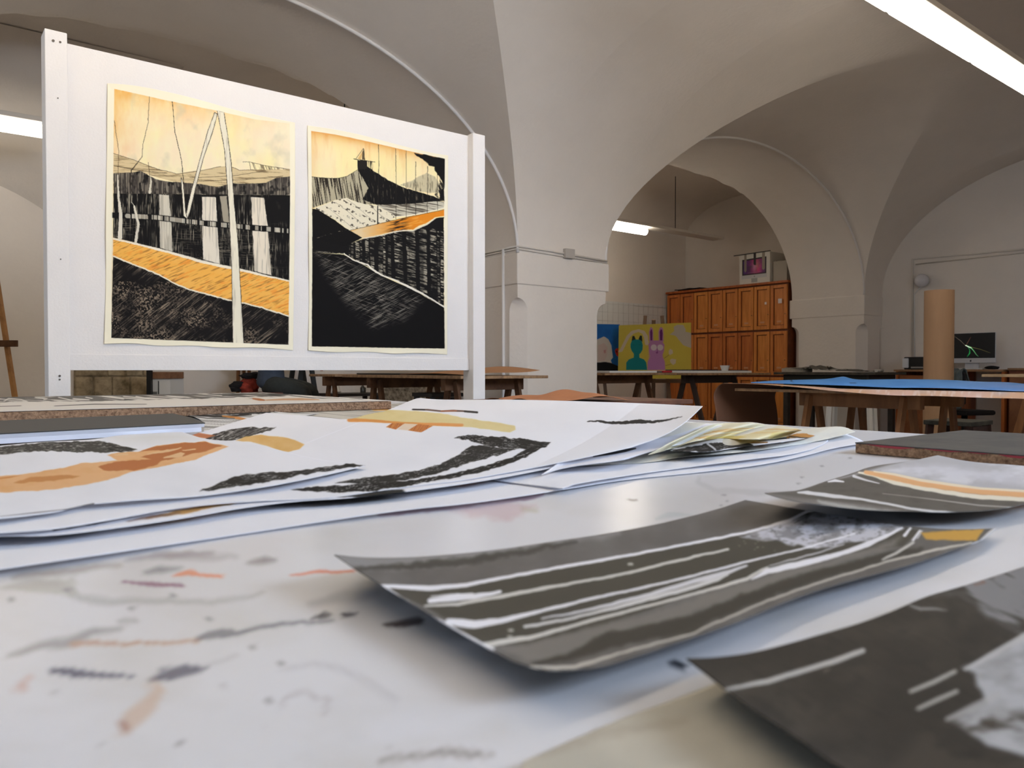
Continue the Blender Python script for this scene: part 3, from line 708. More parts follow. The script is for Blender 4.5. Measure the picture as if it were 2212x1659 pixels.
PAPM = paint_mat('painted_paper', .7, .25, bump=.05, translucent=.3)
PAPG = paint_mat('painted_paper_satin', .6, .3, translucent=.1)
def sheet(name, top, right, bottom, left, h, paint, n=160, m=260, mtl=None, thick=.0005, base=(246, 247, 252), lab=None, cat='sheet of paper', grp=None):
    """a loose sheet on the table: outline read from the photo, h(s,t) its height over the table"""
    g = coons(top, right, bottom, left, n, m)
    s = np.linspace(0, 1, m)[None]+0*np.linspace(0, 1, n)[:, None]; t_ = np.linspace(0, 1, n)[:, None]+0*s
    P = at_z(g[..., 0], g[..., 1], ZT+h(s, t_))
    C = Canvas(g[..., 0], g[..., 1], base)
    if paint: paint(C)
    o = grid_mesh(name, P, mtl or PAPM, C.c, thick=thick)
    prop(o, lab, cat, grp); return o
GRP = 'loose sheets on the front table'
Z0A = lambda L: zp(0, 860, 2.765, L)
Z0B = lambda L: zp(700, 840, 2.765, L)
Z0C = lambda L: zp(1400, 860, 2.724, L)
ZD = lambda L: zp(700, 1060, 2.765, L)
ZE = lambda L: zp(1400, 1060, 2.724, L)
def g_(x, c, w): return np.exp(-((x-c)/w)**2)
# --- base sheet: long white sheet directly on the table
def pS(C):
    C.mix(np.clip(fbm(C.x*.01, C.y*.02, 4)-.5, 0, 1), (226, 228, 236), .6)
sheet('paper_sheet', [(-160, 1085), (400, 1010), (1000, 950), (1790, 925)], [(1790, 925), (1850, 945), (1870, 957)],
      [(-160, 1255), (0, 1231), (300, 1187), (500, 1158), (700, 1127), (880, 1101), (1004, 1090), (1138, 1071), (1242, 1054), (1351, 1036), (1500, 1022), (1640, 1006), (1740, 985), (1800, 968), (1870, 957)],
      [(-160, 1085), (-160, 1255)], lambda s, t: .0012+.0025*t**6*(1+np.sin(14*s))*.5+.0*s, pS, lab='long plain white sheet lying flat on the table under the stack of drawings', grp=GRP)
sheet('paper_sheet', [(900, 1000), (1300, 950), (1640, 930), (1760, 930)], [(1760, 930), (1800, 950), (1752, 972)],
      [(1215, 1056), (1230, 1051), (1242, 1046), (1351, 1028), (1500, 1008), (1640, 990), (1700, 984), (1752, 972)],
      [(900, 1000), (1040, 1036), (1215, 1056)], lambda s, t: .0030+.003*t**5*(.6+.5*np.sin(9*s+1)), pS, lab='second white sheet on the table, its wavy edge just above the bottom sheet', grp=GRP)
# --- sheet under the stack with dark brush marks along its lower edge
def pG(C):
    C.mix(np.clip(fbm(C.x*.01, C.y*.02, 14)-.5, 0, 1), (222, 224, 234), .6)
    C.line(Z0A([(320, 790), (420, 760), (560, 735), (700, 705), (800, 690), (980, 660)]), [6, 15, 18, 16, 14, 3], (34, 32, 38), .95, 2, 2, .06)
    C.line(Z0A([(880, 720), (1080, 685), (1250, 650), (1480, 605)]), [3, 9, 11, 7], (196, 148, 78), .9, 3, 2)
    C.line(Z0A([(760, 740), (900, 715), (1080, 690)]), [2, 7, 2], (122, 96, 92), .7, 3, 2)
    C.line(Z0A([(1500, 600), (1700, 592), (2212, 572), (2400, 560)]), [3, 12, 14, 10], (24, 26, 26), .95, 2, 3, .05)
    C.line(Z0B([(740, 545), (850, 535), (960, 520)]), [3, 9, 4], (196, 84, 30), .95, 2)
sheet('paper_sheet', [(-160, 1060), (400, 1000), (900, 960), (1300, 940)], [(1300, 940), (1280, 990), (1230, 1003)],
      [(-160, 1172), (0, 1158), (100, 1160), (250, 1142), (400, 1120), (520, 1098), (640, 1083), (760, 1077), (900, 1060), (1010, 1045), (1110, 1028), (1230, 1003)],
      [(-160, 1060), (-160, 1172)], lambda s, t: .0052+.0028*t**2*(1+.4*np.sin(7*s+2)), pG, lab='white sheet with black and ochre marks just showing under the big drawing', grp=GRP)
# --- K: the big sheet with the black angular stroke
def dryblack(C, P, seed=1, ang=0, col=(30, 30, 30), thr=.36, soft=1.5, amp=3, gl=(196, 196, 196)):
    m = C.mask(P, soft, amp, .08, seed); C.mix(m, col); C.mix(m*C.streak(ang, (.14, 1.3), .60, seed, 12)*np.clip(fbm(C.x*.03, C.y*.08, seed+2)*3-.9, 0, 1), gl, .9); return m
def pK(C):
    C.mix(np.clip(fbm(C.x*.006, C.y*.02, 24)-.5, 0, 1), (226, 228, 236), .7)
    dryblack(C, Z0B([(780, 298), (830, 278), (900, 280), (1000, 288), (1180, 298), (1290, 318), (1355, 322), (1330, 348), (1280, 360), (1180, 358), (1080, 355), (1000, 345), (900, 318), (860, 305)]), 2, 6, (20, 20, 20))
    dryblack(C, Z0B([(1215, 358), (1300, 350), (1270, 375), (1180, 420), (1060, 465), (960, 495), (820, 525), (600, 565), (420, 592), (300, 612), (100, 620), (-60, 618), (-200, 610), (-100, 590), (150, 575), (500, 552), (700, 522), (850, 488), (1000, 450), (1130, 405)]), 5, -22, (16, 16, 16), thr=.4)
    dryblack(C, Z0B([(880, 340), (960, 342), (1040, 355), (1142, 362), (1080, 385), (960, 420), (840, 455), (700, 500), (560, 535), (420, 558), (250, 572), (60, 565), (200, 540), (400, 515), (560, 490), (700, 450), (800, 400)]), 8, -18, (36, 36, 35))
    dryblack(C, Z0A([(1225, 240), (1290, 215), (1400, 180), (1500, 176), (1648, 178), (1600, 200), (1520, 220), (1420, 250), (1330, 258), (1240, 248)]), 11, -20, (52, 50, 48), gl=(216, 214, 210))
    C.mix(C.mask(Z0A([(1225, 240), (1400, 185), (1648, 180), (1430, 250)]), 6)*C.streak(-24, (.04, .8), .50, 3), (210, 208, 206), .5)
    C.fill(Z0A([(1110, 212), (1180, 208), (1240, 218), (1290, 225), (1235, 242), (1190, 238)]), (206, 128, 82), .95, 1.5)
    m = C.fill(Z0A([(1410, 255), (1470, 228), (1560, 222), (1660, 232), (1760, 250), (1818, 278), (1790, 305), (1720, 322), (1660, 312), (1580, 285), (1500, 262)]), (236, 196, 120), .9, 2, 1.5); C.mix(m*np.clip(fbm(C.x*.03, C.y*.06, 6)-.45, 0, 1)*2, (226, 176, 92), .6)
    m = C.fill(Z0B([(245, 130), (420, 128), (560, 135), (700, 150), (820, 172), (940, 190), (1060, 205), (1140, 222), (1145, 245), (1110, 262), (1000, 245), (830, 225), (640, 218), (480, 208), (320, 202), (150, 188), (200, 165)]), (236, 222, 166), .95, 2, 1.5)
    C.mix(m*np.clip(fbm(C.x*.03, C.y*.08, 16)-.4, 0, 1)*1.4, (224, 206, 138), .7)
    C.line(Z0B([(150, 188), (300, 192), (450, 204), (640, 214), (820, 222)]), [8, 6, 4, 5, 4], (232, 158, 76), .9, 2, 1); C.line(Z0B([(560, 208), (700, 214), (825, 218)]), [2, 7, 6], (238, 172, 100), .9, 2)
    for P in ([(410, 205), (480, 208), (430, 245), (370, 230)], [(560, 212), (650, 222), (580, 262), (500, 250)]):
        C.fill(Z0B(P), (222, 146, 70), .95, 1.2, .6); C.mix(C.mask(Z0B(P), 1)*C.streak(-60, (.02, .9), .5, 8), (176, 84, 46), .8)
    C.fill(Z0B([(480, 208), (560, 212), (500, 250), (440, 244)]), (238, 220, 196), .9, 1.2)
    C.line(Z0B([(530, 124), (620, 126), (700, 134), (780, 132), (850, 136), (915, 140)]), [3, 3.5, 3.5, 4, 3.5, 3], (110, 82, 72), .95, 1.2, .6)
    C.line(Z0B([(530, 124), (600, 126)]), 3, (50, 50, 50), .9); C.line(Z0B([(840, 136), (915, 142)]), 4, (48, 44, 42), .95); C.line(Z0B([(700, 134), (790, 132)]), 3, (196, 124, 88), .8)
    C.line(Z0B([(1575, 196), (1640, 194), (1700, 204), (1800, 204), (1880, 196), (1960, 200), (2040, 190), (2138, 168)]), [2, 3.5, 5, 7, 8, 6, 3, 1], (30, 30, 30), .97, 1.2, 1.6, .2)
    dryblack(C, Z0B([(-200, 500), (-100, 482), (0, 470), (160, 450), (245, 462), (100, 480), (-50, 498), (-200, 515)]), 17, -8, (38, 38, 38))
hK = lambda s, t: .010+.0*s+(.024*np.clip(1-t, 0, 1)**2.0*np.clip(s*1.35-.1, 0, 1))+.022*np.clip(s-.86, 0, 1)/.14*(.35+.65*(1-t))+.0014*np.sin(5*s+2)*t+.001*g_(s, 0, .12)
sheet('drawing_sheet', [(575, 892), (640, 897), (700, 902), (755, 908), (800, 893), (857, 887), (897, 858), (930, 863), (1000, 864), (1100, 863), (1250, 867), (1400, 872), (1518, 878)],
      [(1518, 878), (1480, 915), (1430, 945), (1360, 968)],
      [(-160, 1165), (0, 1152), (110, 1146), (250, 1122), (380, 1098), (540, 1083), (700, 1079), (820, 1061), (900, 1050), (990, 1040), (1060, 1028), (1127, 1016), (1250, 992), (1360, 968)],
      [(575, 892), (430, 935), (200, 1010), (0, 1090), (-160, 1165)], hK, pK, n=300, m=520, lab='big white sheet with a black angular brush stroke and yellow wash, curling up at back', cat='drawing', grp=GRP)
# sheets beneath the right corner of K
def pP(C):
    C.mix(np.clip(fbm(C.x*.02, C.y*.03, 34)-.5, 0, 1), (214, 214, 228), .8)
    C.line(Z0B([(1610, 405), (1720, 385), (1800, 370), (1860, 358)]), [3, 7, 7, 3], (30, 30, 32), .95, 1.5)
sheet('paper_sheet', [(1300, 905), (1400, 905), (1500, 912), (1560, 920)], [(1560, 920), (1540, 940), (1480, 958), (1400, 975)],
      [(1170, 1026), (1220, 1010), (1300, 1000), (1350, 994), (1400, 975)], [(1300, 905), (1250, 970), (1170, 1026)], lambda s, t: .011+.006*s*(1-t)+.002*np.sin(6*s+4*t), pP, lab='white curled sheet under the right corner of the big angular-stroke drawing', grp=GRP)
def pQ(C):
    C.c[:] = np.array((232, 230, 220))
    C.mix(np.clip(fbm(C.x*.02, C.y*.04, 36)-.5, 0, 1), (208, 210, 216), .8)
    C.line(Z0B([(2130, 350), (2180, 345), (2260, 340)]), [2, 9, 9], (34, 32, 32), .95)
sheet('paper_sheet', [(1480, 912), (1545, 915), (1600, 913), (1628, 912), (1668, 920), (1690, 920), (1730, 927), (1780, 923), (1822, 921), (1848, 933)],
      [(1848, 933), (1800, 946), (1740, 958)], [(1250, 1006), (1330, 1003), (1400, 1000), (1480, 986), (1560, 981), (1650, 972), (1740, 958)],
      [(1480, 912), (1400, 950), (1250, 1006)], lambda s, t: .006+.007*(1-t)*(1+.5*np.sin(16*s))+.002*np.sin(8*s+3), pQ, lab='off-white sheet with a scalloped far edge beneath the yellow-washed drawing', grp=GRP)
def pBk(C):
    C.c[:] = np.array((232, 232, 236))
    dryblack(C, Z0C([(130, 310), (230, 290), (340, 270), (420, 262), (520, 258), (600, 268), (632, 285), (560, 290), (440, 298), (380, 318), (240, 316)]), 3, -8, (24, 24, 26))
    C.line(Z0C([(350, 272), (380, 292), (395, 305)]), 4, (222, 222, 224), .9)
    C.line(Z0C([(540, 258), (640, 264), (700, 262)]), 3, (160, 110, 50), .9); C.line(Z0C([(620, 250), (740, 244), (830, 236)]), [2, 4, 3], (30, 30, 30), .9)
    C.line(Z0C([(820, 232), (880, 222), (930, 222), (990, 232)]), [5, 8, 9, 5], (198, 136, 58), .9, 2, 2, .1); C.line(Z0C([(830, 228), (900, 236), (960, 234)]), 2, (50, 40, 30), .9, 1, 1.5)
sheet('drawing_sheet', [(1480, 950), (1560, 945), (1640, 940), (1720, 935), (1770, 938)], [(1770, 938), (1740, 948), (1690, 955)],
      [(1448, 974), (1500, 977), (1535, 977), (1600, 966), (1650, 960), (1690, 955)], [(1480, 950), (1448, 974)], lambda s, t: .010+.004*t+.002*np.sin(9*s), pBk, n=90, m=200, lab='small sheet with a glossy black brush mark under the yellow-washed drawing', cat='drawing', grp=GRP)
def pY(C):
    C.c[:] = np.array((240, 236, 214))
    for L in ([(330, 215), (420, 190), (560, 180), (760, 188), (900, 190)], [(300, 240), (400, 215), (640, 205), (800, 200)], [(380, 200), (520, 190), (640, 200)], [(250, 232), (330, 238), (420, 240)]):
        C.line(Z0C(L), 2.4, (228, 190, 120), .8, 2, 2, .05)
    C.fill(Z0C([(400, 215), (560, 190), (800, 190), (860, 215), (780, 240), (600, 240)]), (240, 228, 176), .6, 6, 4)
    C.fill(Z0C([(330, 260), (345, 228), (420, 222), (545, 225), (580, 230), (480, 255), (400, 262)]), (226, 208, 130), .95, 2, 1)
    C.fill(Z0C([(700, 235), (730, 205), (850, 195), (900, 200), (830, 210), (790, 238)]), (234, 218, 146), .9, 2, 1)
sheet('drawing_sheet', [(1500, 930), (1545, 914), (1600, 914), (1628, 913), (1668, 921), (1690, 920), (1732, 929)], [(1732, 929), (1712, 936), (1690, 948)],
      [(1400, 982), (1450, 970), (1490, 956), (1520, 950), (1560, 946), (1600, 950), (1640, 949), (1690, 948)], [(1500, 930), (1440, 960), (1400, 982)],
      lambda s, t: .017+.005*np.sin(15*s+2.5*t)+.004*(1-t), pY, n=120, m=260, lab='cream rippled sheet with pale yellow washes, right of the big drawing', cat='drawing', grp=GRP)
# --- F1: front left sheet with the orange brush stroke
def pF(C):
    C.mix(np.clip(fbm(C.x*.006, C.y*.02, 44)-.48, 0, 1), (222, 224, 228), .8)
    C.mix(C.mask(Z0A([(650, 230), (900, 200), (1090, 215), (1180, 245), (900, 265), (740, 270)]), 20), (226, 226, 222), .5)
    dryblack(C, Z0A([(-100, 300), (0, 296), (250, 265), (450, 262), (600, 260), (680, 275), (760, 295), (820, 308), (760, 326), (600, 328), (420, 322), (250, 318), (0, 342), (-100, 350)]), 31, -4, (70, 68, 64), gl=(180, 178, 172))
    m = C.mask(Z0A([(620, 262), (740, 292), (815, 308), (780, 324), (650, 318)]), 4, 3); C.mix(m*C.streak(10, (.05, .5), .45, 5), (30, 28, 26), .9)
    base = (240, 194, 138)
    m = C.fill(Z0A([(-120, 480), (0, 470), (160, 455), (380, 420), (480, 392), (620, 380), (700, 372), (640, 345), (700, 328), (830, 320), (940, 285), (1100, 268), (1220, 262), (1290, 275), (1365, 290), (1280, 325), (1160, 370), (1000, 405), (800, 440), (650, 492), (500, 522), (300, 550), (0, 570), (-120, 580)]), base, .95, 1.6, 2, .05)
    C.mix(m*np.clip(fbm(C.x*.02, C.y*.06, 46)-.45, 0, 1)*1.6, (232, 178, 112), .8)
    br = (198, 120, 66)
    C.fill(Z0A([(830, 318), (940, 288), (1100, 270), (1220, 262), (1290, 282), (1330, 292), (1240, 312), (1120, 345), (960, 385), (940, 400), (820, 432), (700, 438), (620, 432), (590, 412), (640, 392), (760, 376), (900, 368), (840, 352), (900, 335), (1000, 320), (940, 312)]), br, .92, 1.6, 3, .06)
    C.fill(Z0A([(80, 508), (160, 480), (280, 470), (400, 462), (480, 468), (430, 485), (280, 500), (120, 512)]), (214, 148, 84), .9, 2, 2, .06)
    C.fill(Z0A([(-120, 490), (0, 480), (60, 472), (130, 462), (60, 480), (-120, 500)]), (214, 140, 72), .9, 1.5)
    for L, w_ in (([(880, 336), (1000, 318), (1080, 300)], [2, 6, 2]), ([(980, 360), (1080, 340), (1100, 335)], [3, 10, 3]), ([(1090, 315), (1165, 308)], [2, 3]), ([(690, 342), (760, 338)], 4)):
        C.line(Z0A(L), w_, (240, 206, 158), .95, 1.2, 1, .1)
    dryblack(C, Z0A([(1190, 560), (1260, 530), (1330, 500), (1400, 470), (1500, 455), (1620, 446), (1800, 438), (1950, 412), (2100, 396), (2185, 404), (2000, 430), (1800, 462), (1650, 495), (1500, 520), (1360, 540), (1250, 556)]), 41, -10, (28, 28, 28), gl=(226, 226, 228))
    C.line(Z0A([(0, 712), (200, 690), (400, 668), (500, 648), (560, 634)]), [1, 2, 1.5, 3.5, 2.5], (70, 70, 74), .8, 1)
sheet('drawing_sheet', [(-160, 975), (0, 964), (90, 955), (200, 951), (253, 941), (325, 935), (394, 934)], [(394, 934), (450, 952), (540, 955), (670, 992), (788, 1007)],
      [(-160, 1135), (0, 1121), (60, 1115), (130, 1106), (180, 1092), (240, 1086), (310, 1080), (430, 1074), (580, 1052), (700, 1028), (788, 1007)], [(-160, 975), (-160, 1135)],
      lambda s, t: .0148+.0016*np.sin(5*s+1.5*t)*t+.001*t**3*np.sin(17*s), pF, n=260, m=420, lab='front left sheet with a long orange-brown brush stroke and charcoal marks', cat='drawing', grp=GRP)
# drawings behind, next to the boards
def pH(C):
    C.c[:] = np.array((232, 232, 232))
    C.mix(C.streak(3, (.01, .6), .52, 4), (120, 118, 116), .6)
    dryblack(C, Z0A([(1180, 95), (1330, 80), (1460, 70), (1560, 72), (1660, 84), (1600, 92), (1450, 100), (1300, 100)]), 51, -4, (52, 50, 48))
    C.line(Z0A([(1080, 92), (1200, 105), (1350, 112), (1500, 100)]), [3, 4, 5, 2], (40, 38, 36), .9, 1, 1)
    C.line(Z0A([(1280, 82), (1330, 78)]), 4, (220, 150, 80), .9); C.line(Z0A([(1330, 108), (1420, 120), (1490, 132)]), [3, 6, 3], (220, 150, 80), .9)
    C.line(Z0A([(1110, 105), (1240, 122), (1400, 122)]), 2, (70, 70, 68), .8)
sheet('drawing_sheet', [(385, 894), (450, 889), (520, 884), (560, 886), (620, 892), (690, 893)], [(690, 893), (640, 902), (600, 915)],
      [(440, 938), (500, 930), (600, 915)], [(385, 894), (440, 905), (440, 938)], lambda s, t: .005+.003*(1-t)*np.sin(3*s), pH, n=90, m=200, lab='charcoal drawing sheet poking out between the black sketchbook and the chipboard', cat='drawing', grp=GRP)
def pI(C):
    C.c[:] = np.array((216, 212, 204))
    C.mix(C.streak(6, (.01, .8), .50, 14), (150, 144, 136), .6)
    C.fill(Z0B([(280, 125), (320, 115), (440, 118), (420, 130), (300, 132)]), (236, 182, 100), .9, 1.5)
sheet('drawing_sheet', [(600, 888), (680, 884), (780, 878), (850, 872), (905, 872)], [(905, 872), (880, 885), (850, 893)], [(640, 898), (700, 903), (760, 908), (850, 893)],
      [(600, 888), (640, 898)], lambda s, t: .003+0*s, pI, n=60, m=160, lab='pale grey pencilled sheet lying behind the big drawing, beside the chipboard corner', cat='drawing', grp=GRP)

# --- grey striped strips on the right
W = (240, 240, 246)
def pG1(C):
    C.c[:] = np.array((94, 91, 88)); X, Y = C.x, C.y
    C.mix(np.clip(fbm(X*.02, Y*.03, 54)-.35, 0, 1)*1.3, (120, 118, 116), .8)
    # dark olive field below the first line, lighter grey above it
    l1 = ZD([(340, 575), (620, 590), (850, 570), (1100, 520), (1400, 465), (1800, 395), (2212, 315)])+ZE([(320, 302), (600, 245), (830, 180), (930, 130)])
    dark = l1+ZE([(1600, 240), (1500, 330), (1000, 400), (320, 600)])+ZD([(1700, 800), (1200, 930), (960, 930), (640, 720)])
    C.fill(dark, (62, 59, 50), .95, 4)
    C.line(ZD([(100, 420), (420, 425), (800, 405), (1100, 350), (1400, 300), (1750, 260)]), [30, 36, 30, 24, 18, 8], (146, 145, 145), .75, 14, 6, .03)
    C.line(ZD([(200, 470), (500, 455), (800, 430), (1050, 395), (1300, 345), (1500, 310)]), [8, 16, 16, 14, 12, 6], (50, 48, 43), .8, 8, 6, .05)
    C.fill(ZD([(1060, 950), (1300, 900), (1700, 800), (2212, 660)])+ZE([(300, 620), (700, 500), (1100, 400), (1400, 300), (1490, 270), (1460, 330), (1000, 480), (500, 640), (0, 830)])+ZD([(1700, 880), (1350, 1020), (1200, 1030)]), (122, 118, 112), .85, 14, 6)
    C.line(ZD([(1250, 1050), (1500, 990), (1700, 900), (2212, 800)])+ZE([(320, 755), (700, 600), (1000, 500), (1300, 420), (1600, 350)]), [8, 18, 34, 34, 30, 26, 22, 18, 10], (48, 45, 38), .9, 8, 5)
    # pale cloudy patch
    m = C.mask(ZE([(540, 272), (700, 225), (850, 180), (960, 138), (1060, 128), (1250, 150), (1450, 205), (1495, 222), (1400, 270), (1300, 300), (1180, 320), (1000, 340), (860, 330), (780, 300), (640, 290)]), 5, 6, .04)
    C.mix(m, (196, 196, 204)); C.mix(m*np.clip((fbm(X*.035, Y*.07, 58)-.46)*6, 0, 1), (126, 124, 124), .75); C.mix(m*np.clip((fbm(X*.12, Y*.2, 59)-.6)*8, 0, 1), (90, 88, 84), .6)
    ln = lambda L, w_, c=W, a=.95, soft=2.2: C.line(L, w_, c, a, soft, 1.5, .05)
    ln(l1, [7, 12, 9, 7, 7, 6, 6, 6, 6, 7, 6])
    ln(ZE([(930, 130), (985, 118), (1060, 122)]), [5, 5, 2])
    ln(ZE([(860, 195), (950, 150), (990, 128)]), [1, 2, 1], (90, 88, 84))
    ln(ZD([(630, 665), (800, 645), (900, 640), (1050, 612)]), [10, 15, 12, 7]); ln(ZD([(640, 640), (760, 630), (890, 622)]), [3, 5, 3], W, .8)
    l2 = ZD([(600, 695), (800, 685), (1050, 640), (1300, 590), (1500, 555), (1700, 520), (1900, 475), (2212, 400)])+ZE([(350, 375), (470, 350)])
    ln(l2, [4, 7, 8, 8, 6, 6, 6, 6, 5, 5], (212, 210, 204))
    ln(ZD([(740, 790), (900, 805), (1050, 785), (1300, 725), (1600, 650), (1800, 608), (2212, 512)])+ZE([(400, 472), (550, 432), (700, 394), (900, 350), (1060, 300), (1220, 258)]), [14, 18, 12, 7, 6, 5, 5, 5, 5, 4, 4, 4, 3], W)
    ln(ZD([(1300, 770), (1500, 735), (1700, 690), (1950, 625), (2212, 545)])+ZE([(350, 520), (470, 485), (580, 448)]), [3, 5, 7, 9, 10, 11, 9, 4], W, .85)
    ln(ZD([(1200, 820), (1400, 785), (1600, 740), (1800, 690), (2212, 580)])+ZE([(320, 555), (400, 530), (470, 500)]), [7, 6, 6, 8, 10, 9, 8, 3], (220, 219, 218))
    l5 = ZD([(960, 930), (1100, 905), (1250, 880), (1500, 810), (1700, 755), (1950, 692), (2212, 622)])+ZE([(350, 592), (460, 560), (580, 526), (650, 482), (705, 455)])
    ln(l5, [12, 11, 9, 7, 7, 6, 6, 6, 7, 7, 5, 4], (216, 214, 208))
    ln(ZE([(610, 525), (700, 480), (850, 445), (1000, 410), (1150, 370), (1300, 315), (1400, 270), (1495, 222)]), [3, 12, 14, 12, 10, 12, 8, 4], W)
    ln(ZE([(715, 445), (850, 410), (1000, 370), (1150, 320)]), [2, 3, 3, 2], W, .8)
    ln(ZE([(1380, 412), (1460, 375), (1560, 310)]), [4, 6, 6], (200, 198, 192)); ln(ZE([(1510, 265), (1545, 225)]), [7, 5]); ln(ZE([(1560, 295), (1600, 240)]), [5, 5]); ln(ZE([(1585, 285), (1612, 240)]), 2)
    C.fill(ZE([(1608, 250), (1800, 240), (1975, 232), (1930, 298), (1800, 300), (1640, 290)]), (206, 158, 62), .95, 4, 3)
    ln(ZE([(1905, 320), (1960, 305), (2010, 260), (2045, 225)]), [3, 8, 12, 6], (206, 206, 208))
    ln(ZD([(360, 580), (450, 650), (600, 740), (700, 790), (800, 850), (1010, 955)]), [5, 9, 7, 8, 6, 5])
    ln(ZD([(240, 520), (300, 550), (360, 590)]), 3, (190, 190, 188))
    ln(ZD([(1230, 1060), (1380, 1068), (1500, 1060), (1800, 970), (2212, 858)])+ZE([(320, 820), (700, 655), (1000, 548), (1400, 425), (1700, 352), (1900, 312)]), [4, 8, 8, 5, 4, 4, 4, 4, 4, 6, 4], (206, 202, 192), .9)
    for a in ((1820, 445), (1105, 840), (1100, 880)): ln(ZD([a, (a[0]+18, a[1])]), 6, (200, 198, 190), .8)
    for k in range(10): ln(ZE([(530+R.random()*220, 300+R.random()*60)]*2), 3, (150, 146, 134), .6)
sheet('painted_strip', [(722, 1200), (780, 1206), (860, 1207), (960, 1201), (1080, 1189), (1200, 1170), (1300, 1156), (1400, 1138), (1500, 1115), (1560, 1098), (1610, 1081)],
      [(1610, 1081), (1740, 1104), (1860, 1122), (1960, 1138), (2060, 1146), (2152, 1143)],
      [(1180, 1451), (1250, 1450), (1310, 1441), (1400, 1412), (1500, 1378), (1600, 1344), (1700, 1300), (1800, 1266), (1900, 1240), (1990, 1215), (2070, 1185), (2120, 1170), (2152, 1143)],
      [(722, 1200), (780, 1240), (840, 1275), (900, 1312), (960, 1348), (1010, 1378), (1060, 1405), (1110, 1434), (1180, 1451)],
      lambda s, t: .0012+.016*np.exp(-s/.10)*(.35+.65*(1-t))*(1-.2*t)+.007*t**3*np.clip(1-s*.6, 0, 1)+.0025*s*(t**2)+.0012*np.sin(4*s), pG1, n=340, m=620, mtl=PAPG, lab='long dark grey strip with flowing white brush lines and a gold patch, curling at left', cat='painted paper', grp='grey painted strips')
def pG2(C):
    C.c[:] = np.array((112, 108, 104)); X, Y = C.x, C.y
    K = Z0C
    C.fill(K([(1080, 490), (1270, 440), (1600, 500), (1900, 545), (2500, 590), (2500, 300), (1700, 330), (1400, 400)]), (176, 176, 180), 1, 5)
    m = C.mask(K([(1380, 430), (1500, 395), (1700, 350), (2500, 400), (2500, 560), (2000, 530), (1700, 490)]), 10); C.mix(m*np.clip((fbm(X*.015, Y*.04, 61)-.45)*5, 0, 1), (216, 216, 222), .8)
    C.line(K([(1500, 410), (1700, 420), (1900, 450), (2212, 480), (2400, 490)]), [10, 20, 20, 26, 24], (204, 204, 212), .6, 12, 5)
    C.fill(K([(690, 560), (880, 555), (1060, 490), (1200, 470), (1270, 440), (1330, 470), (1600, 540), (1900, 590), (2500, 620), (2500, 790), (2100, 730), (1700, 690), (1300, 630), (900, 590)]), (84, 80, 73), .9, 5)
    C.mix(np.clip((fbm(X*.04, Y*.1, 63)-.5)*3, 0, 1)*C.mask(K([(900, 560), (1270, 450), (1900, 590), (2500, 620), (2500, 790), (1300, 640)]), 5), (70, 66, 60), .6)
    C.line(K([(1240, 440), (1330, 455), (1450, 500), (1600, 530), (1800, 565), (1960, 585), (2212, 600), (2450, 608)]), [4, 9, 10, 9, 10, 10, 10, 10], (232, 226, 208), .95, 2, 1.5)
    C.line(K([(1280, 438), (1400, 462), (1600, 505), (1800, 535), (1960, 555), (2212, 572), (2450, 580)]), [8, 12, 12, 12, 12, 12, 12], (228, 172, 116), .95, 3, 1)
    C.line(K([(1330, 435), (1450, 452), (1600, 485), (1800, 515), (1960, 535), (2212, 550), (2450, 558)]), [3, 5, 6, 6, 5, 5, 5], (236, 220, 190), .9, 2)
    C.line(K([(880, 558), (940, 560), (1080, 578), (1250, 598), (1400, 625), (1550, 655), (1700, 672), (1900, 688), (2212, 692), (2450, 690)]), [3, 8, 8, 5, 5, 5, 5, 6, 6, 6], (222, 222, 224), .95, 1.6, 1)
    C.line(K([(1380, 565), (1560, 585), (1700, 602), (1950, 635), (2212, 650)]), [1.2, 1, 2, 2.5, 2], (196, 194, 188), .8, 1.2)
    C.line(K([(1060, 495), (1100, 488), (1150, 495)]), [3, 6, 3], W, .9); C.line(K([(1210, 462), (1280, 485), (1360, 505)]), [6, 4, 2], W, .8)
    C.line(K([(1000, 610), (1200, 655), (1500, 705), (1800, 735), (2212, 745), (2450, 740)]), [6, 14, 18, 20, 22, 22], (176, 176, 172), .85, 6, 3)
sheet('painted_strip', [(1652, 1066), (1700, 1063), (1730, 1060), (1790, 1038), (1840, 1024), (1880, 1008), (1950, 999), (1990, 992), (2025, 984)], [(2025, 984), (2100, 1000), (2212, 1006), (2400, 1030)],
      [(1700, 1080), (1730, 1089), (1800, 1104), (1880, 1119), (1960, 1128), (2050, 1138), (2150, 1142), (2260, 1128), (2400, 1090)], [(1652, 1066), (1672, 1073), (1700, 1080)],
      lambda s, t: .005+.012*np.exp(-s/.14)+.007*t**2*(1-.5*s)+.002*(1-t)*g_(s, 1, .2), pG2, n=220, m=420, mtl=PAPG, lab='grey painted strip with an orange band, below the black-topped board on the right', cat='painted paper', grp='grey painted strips')
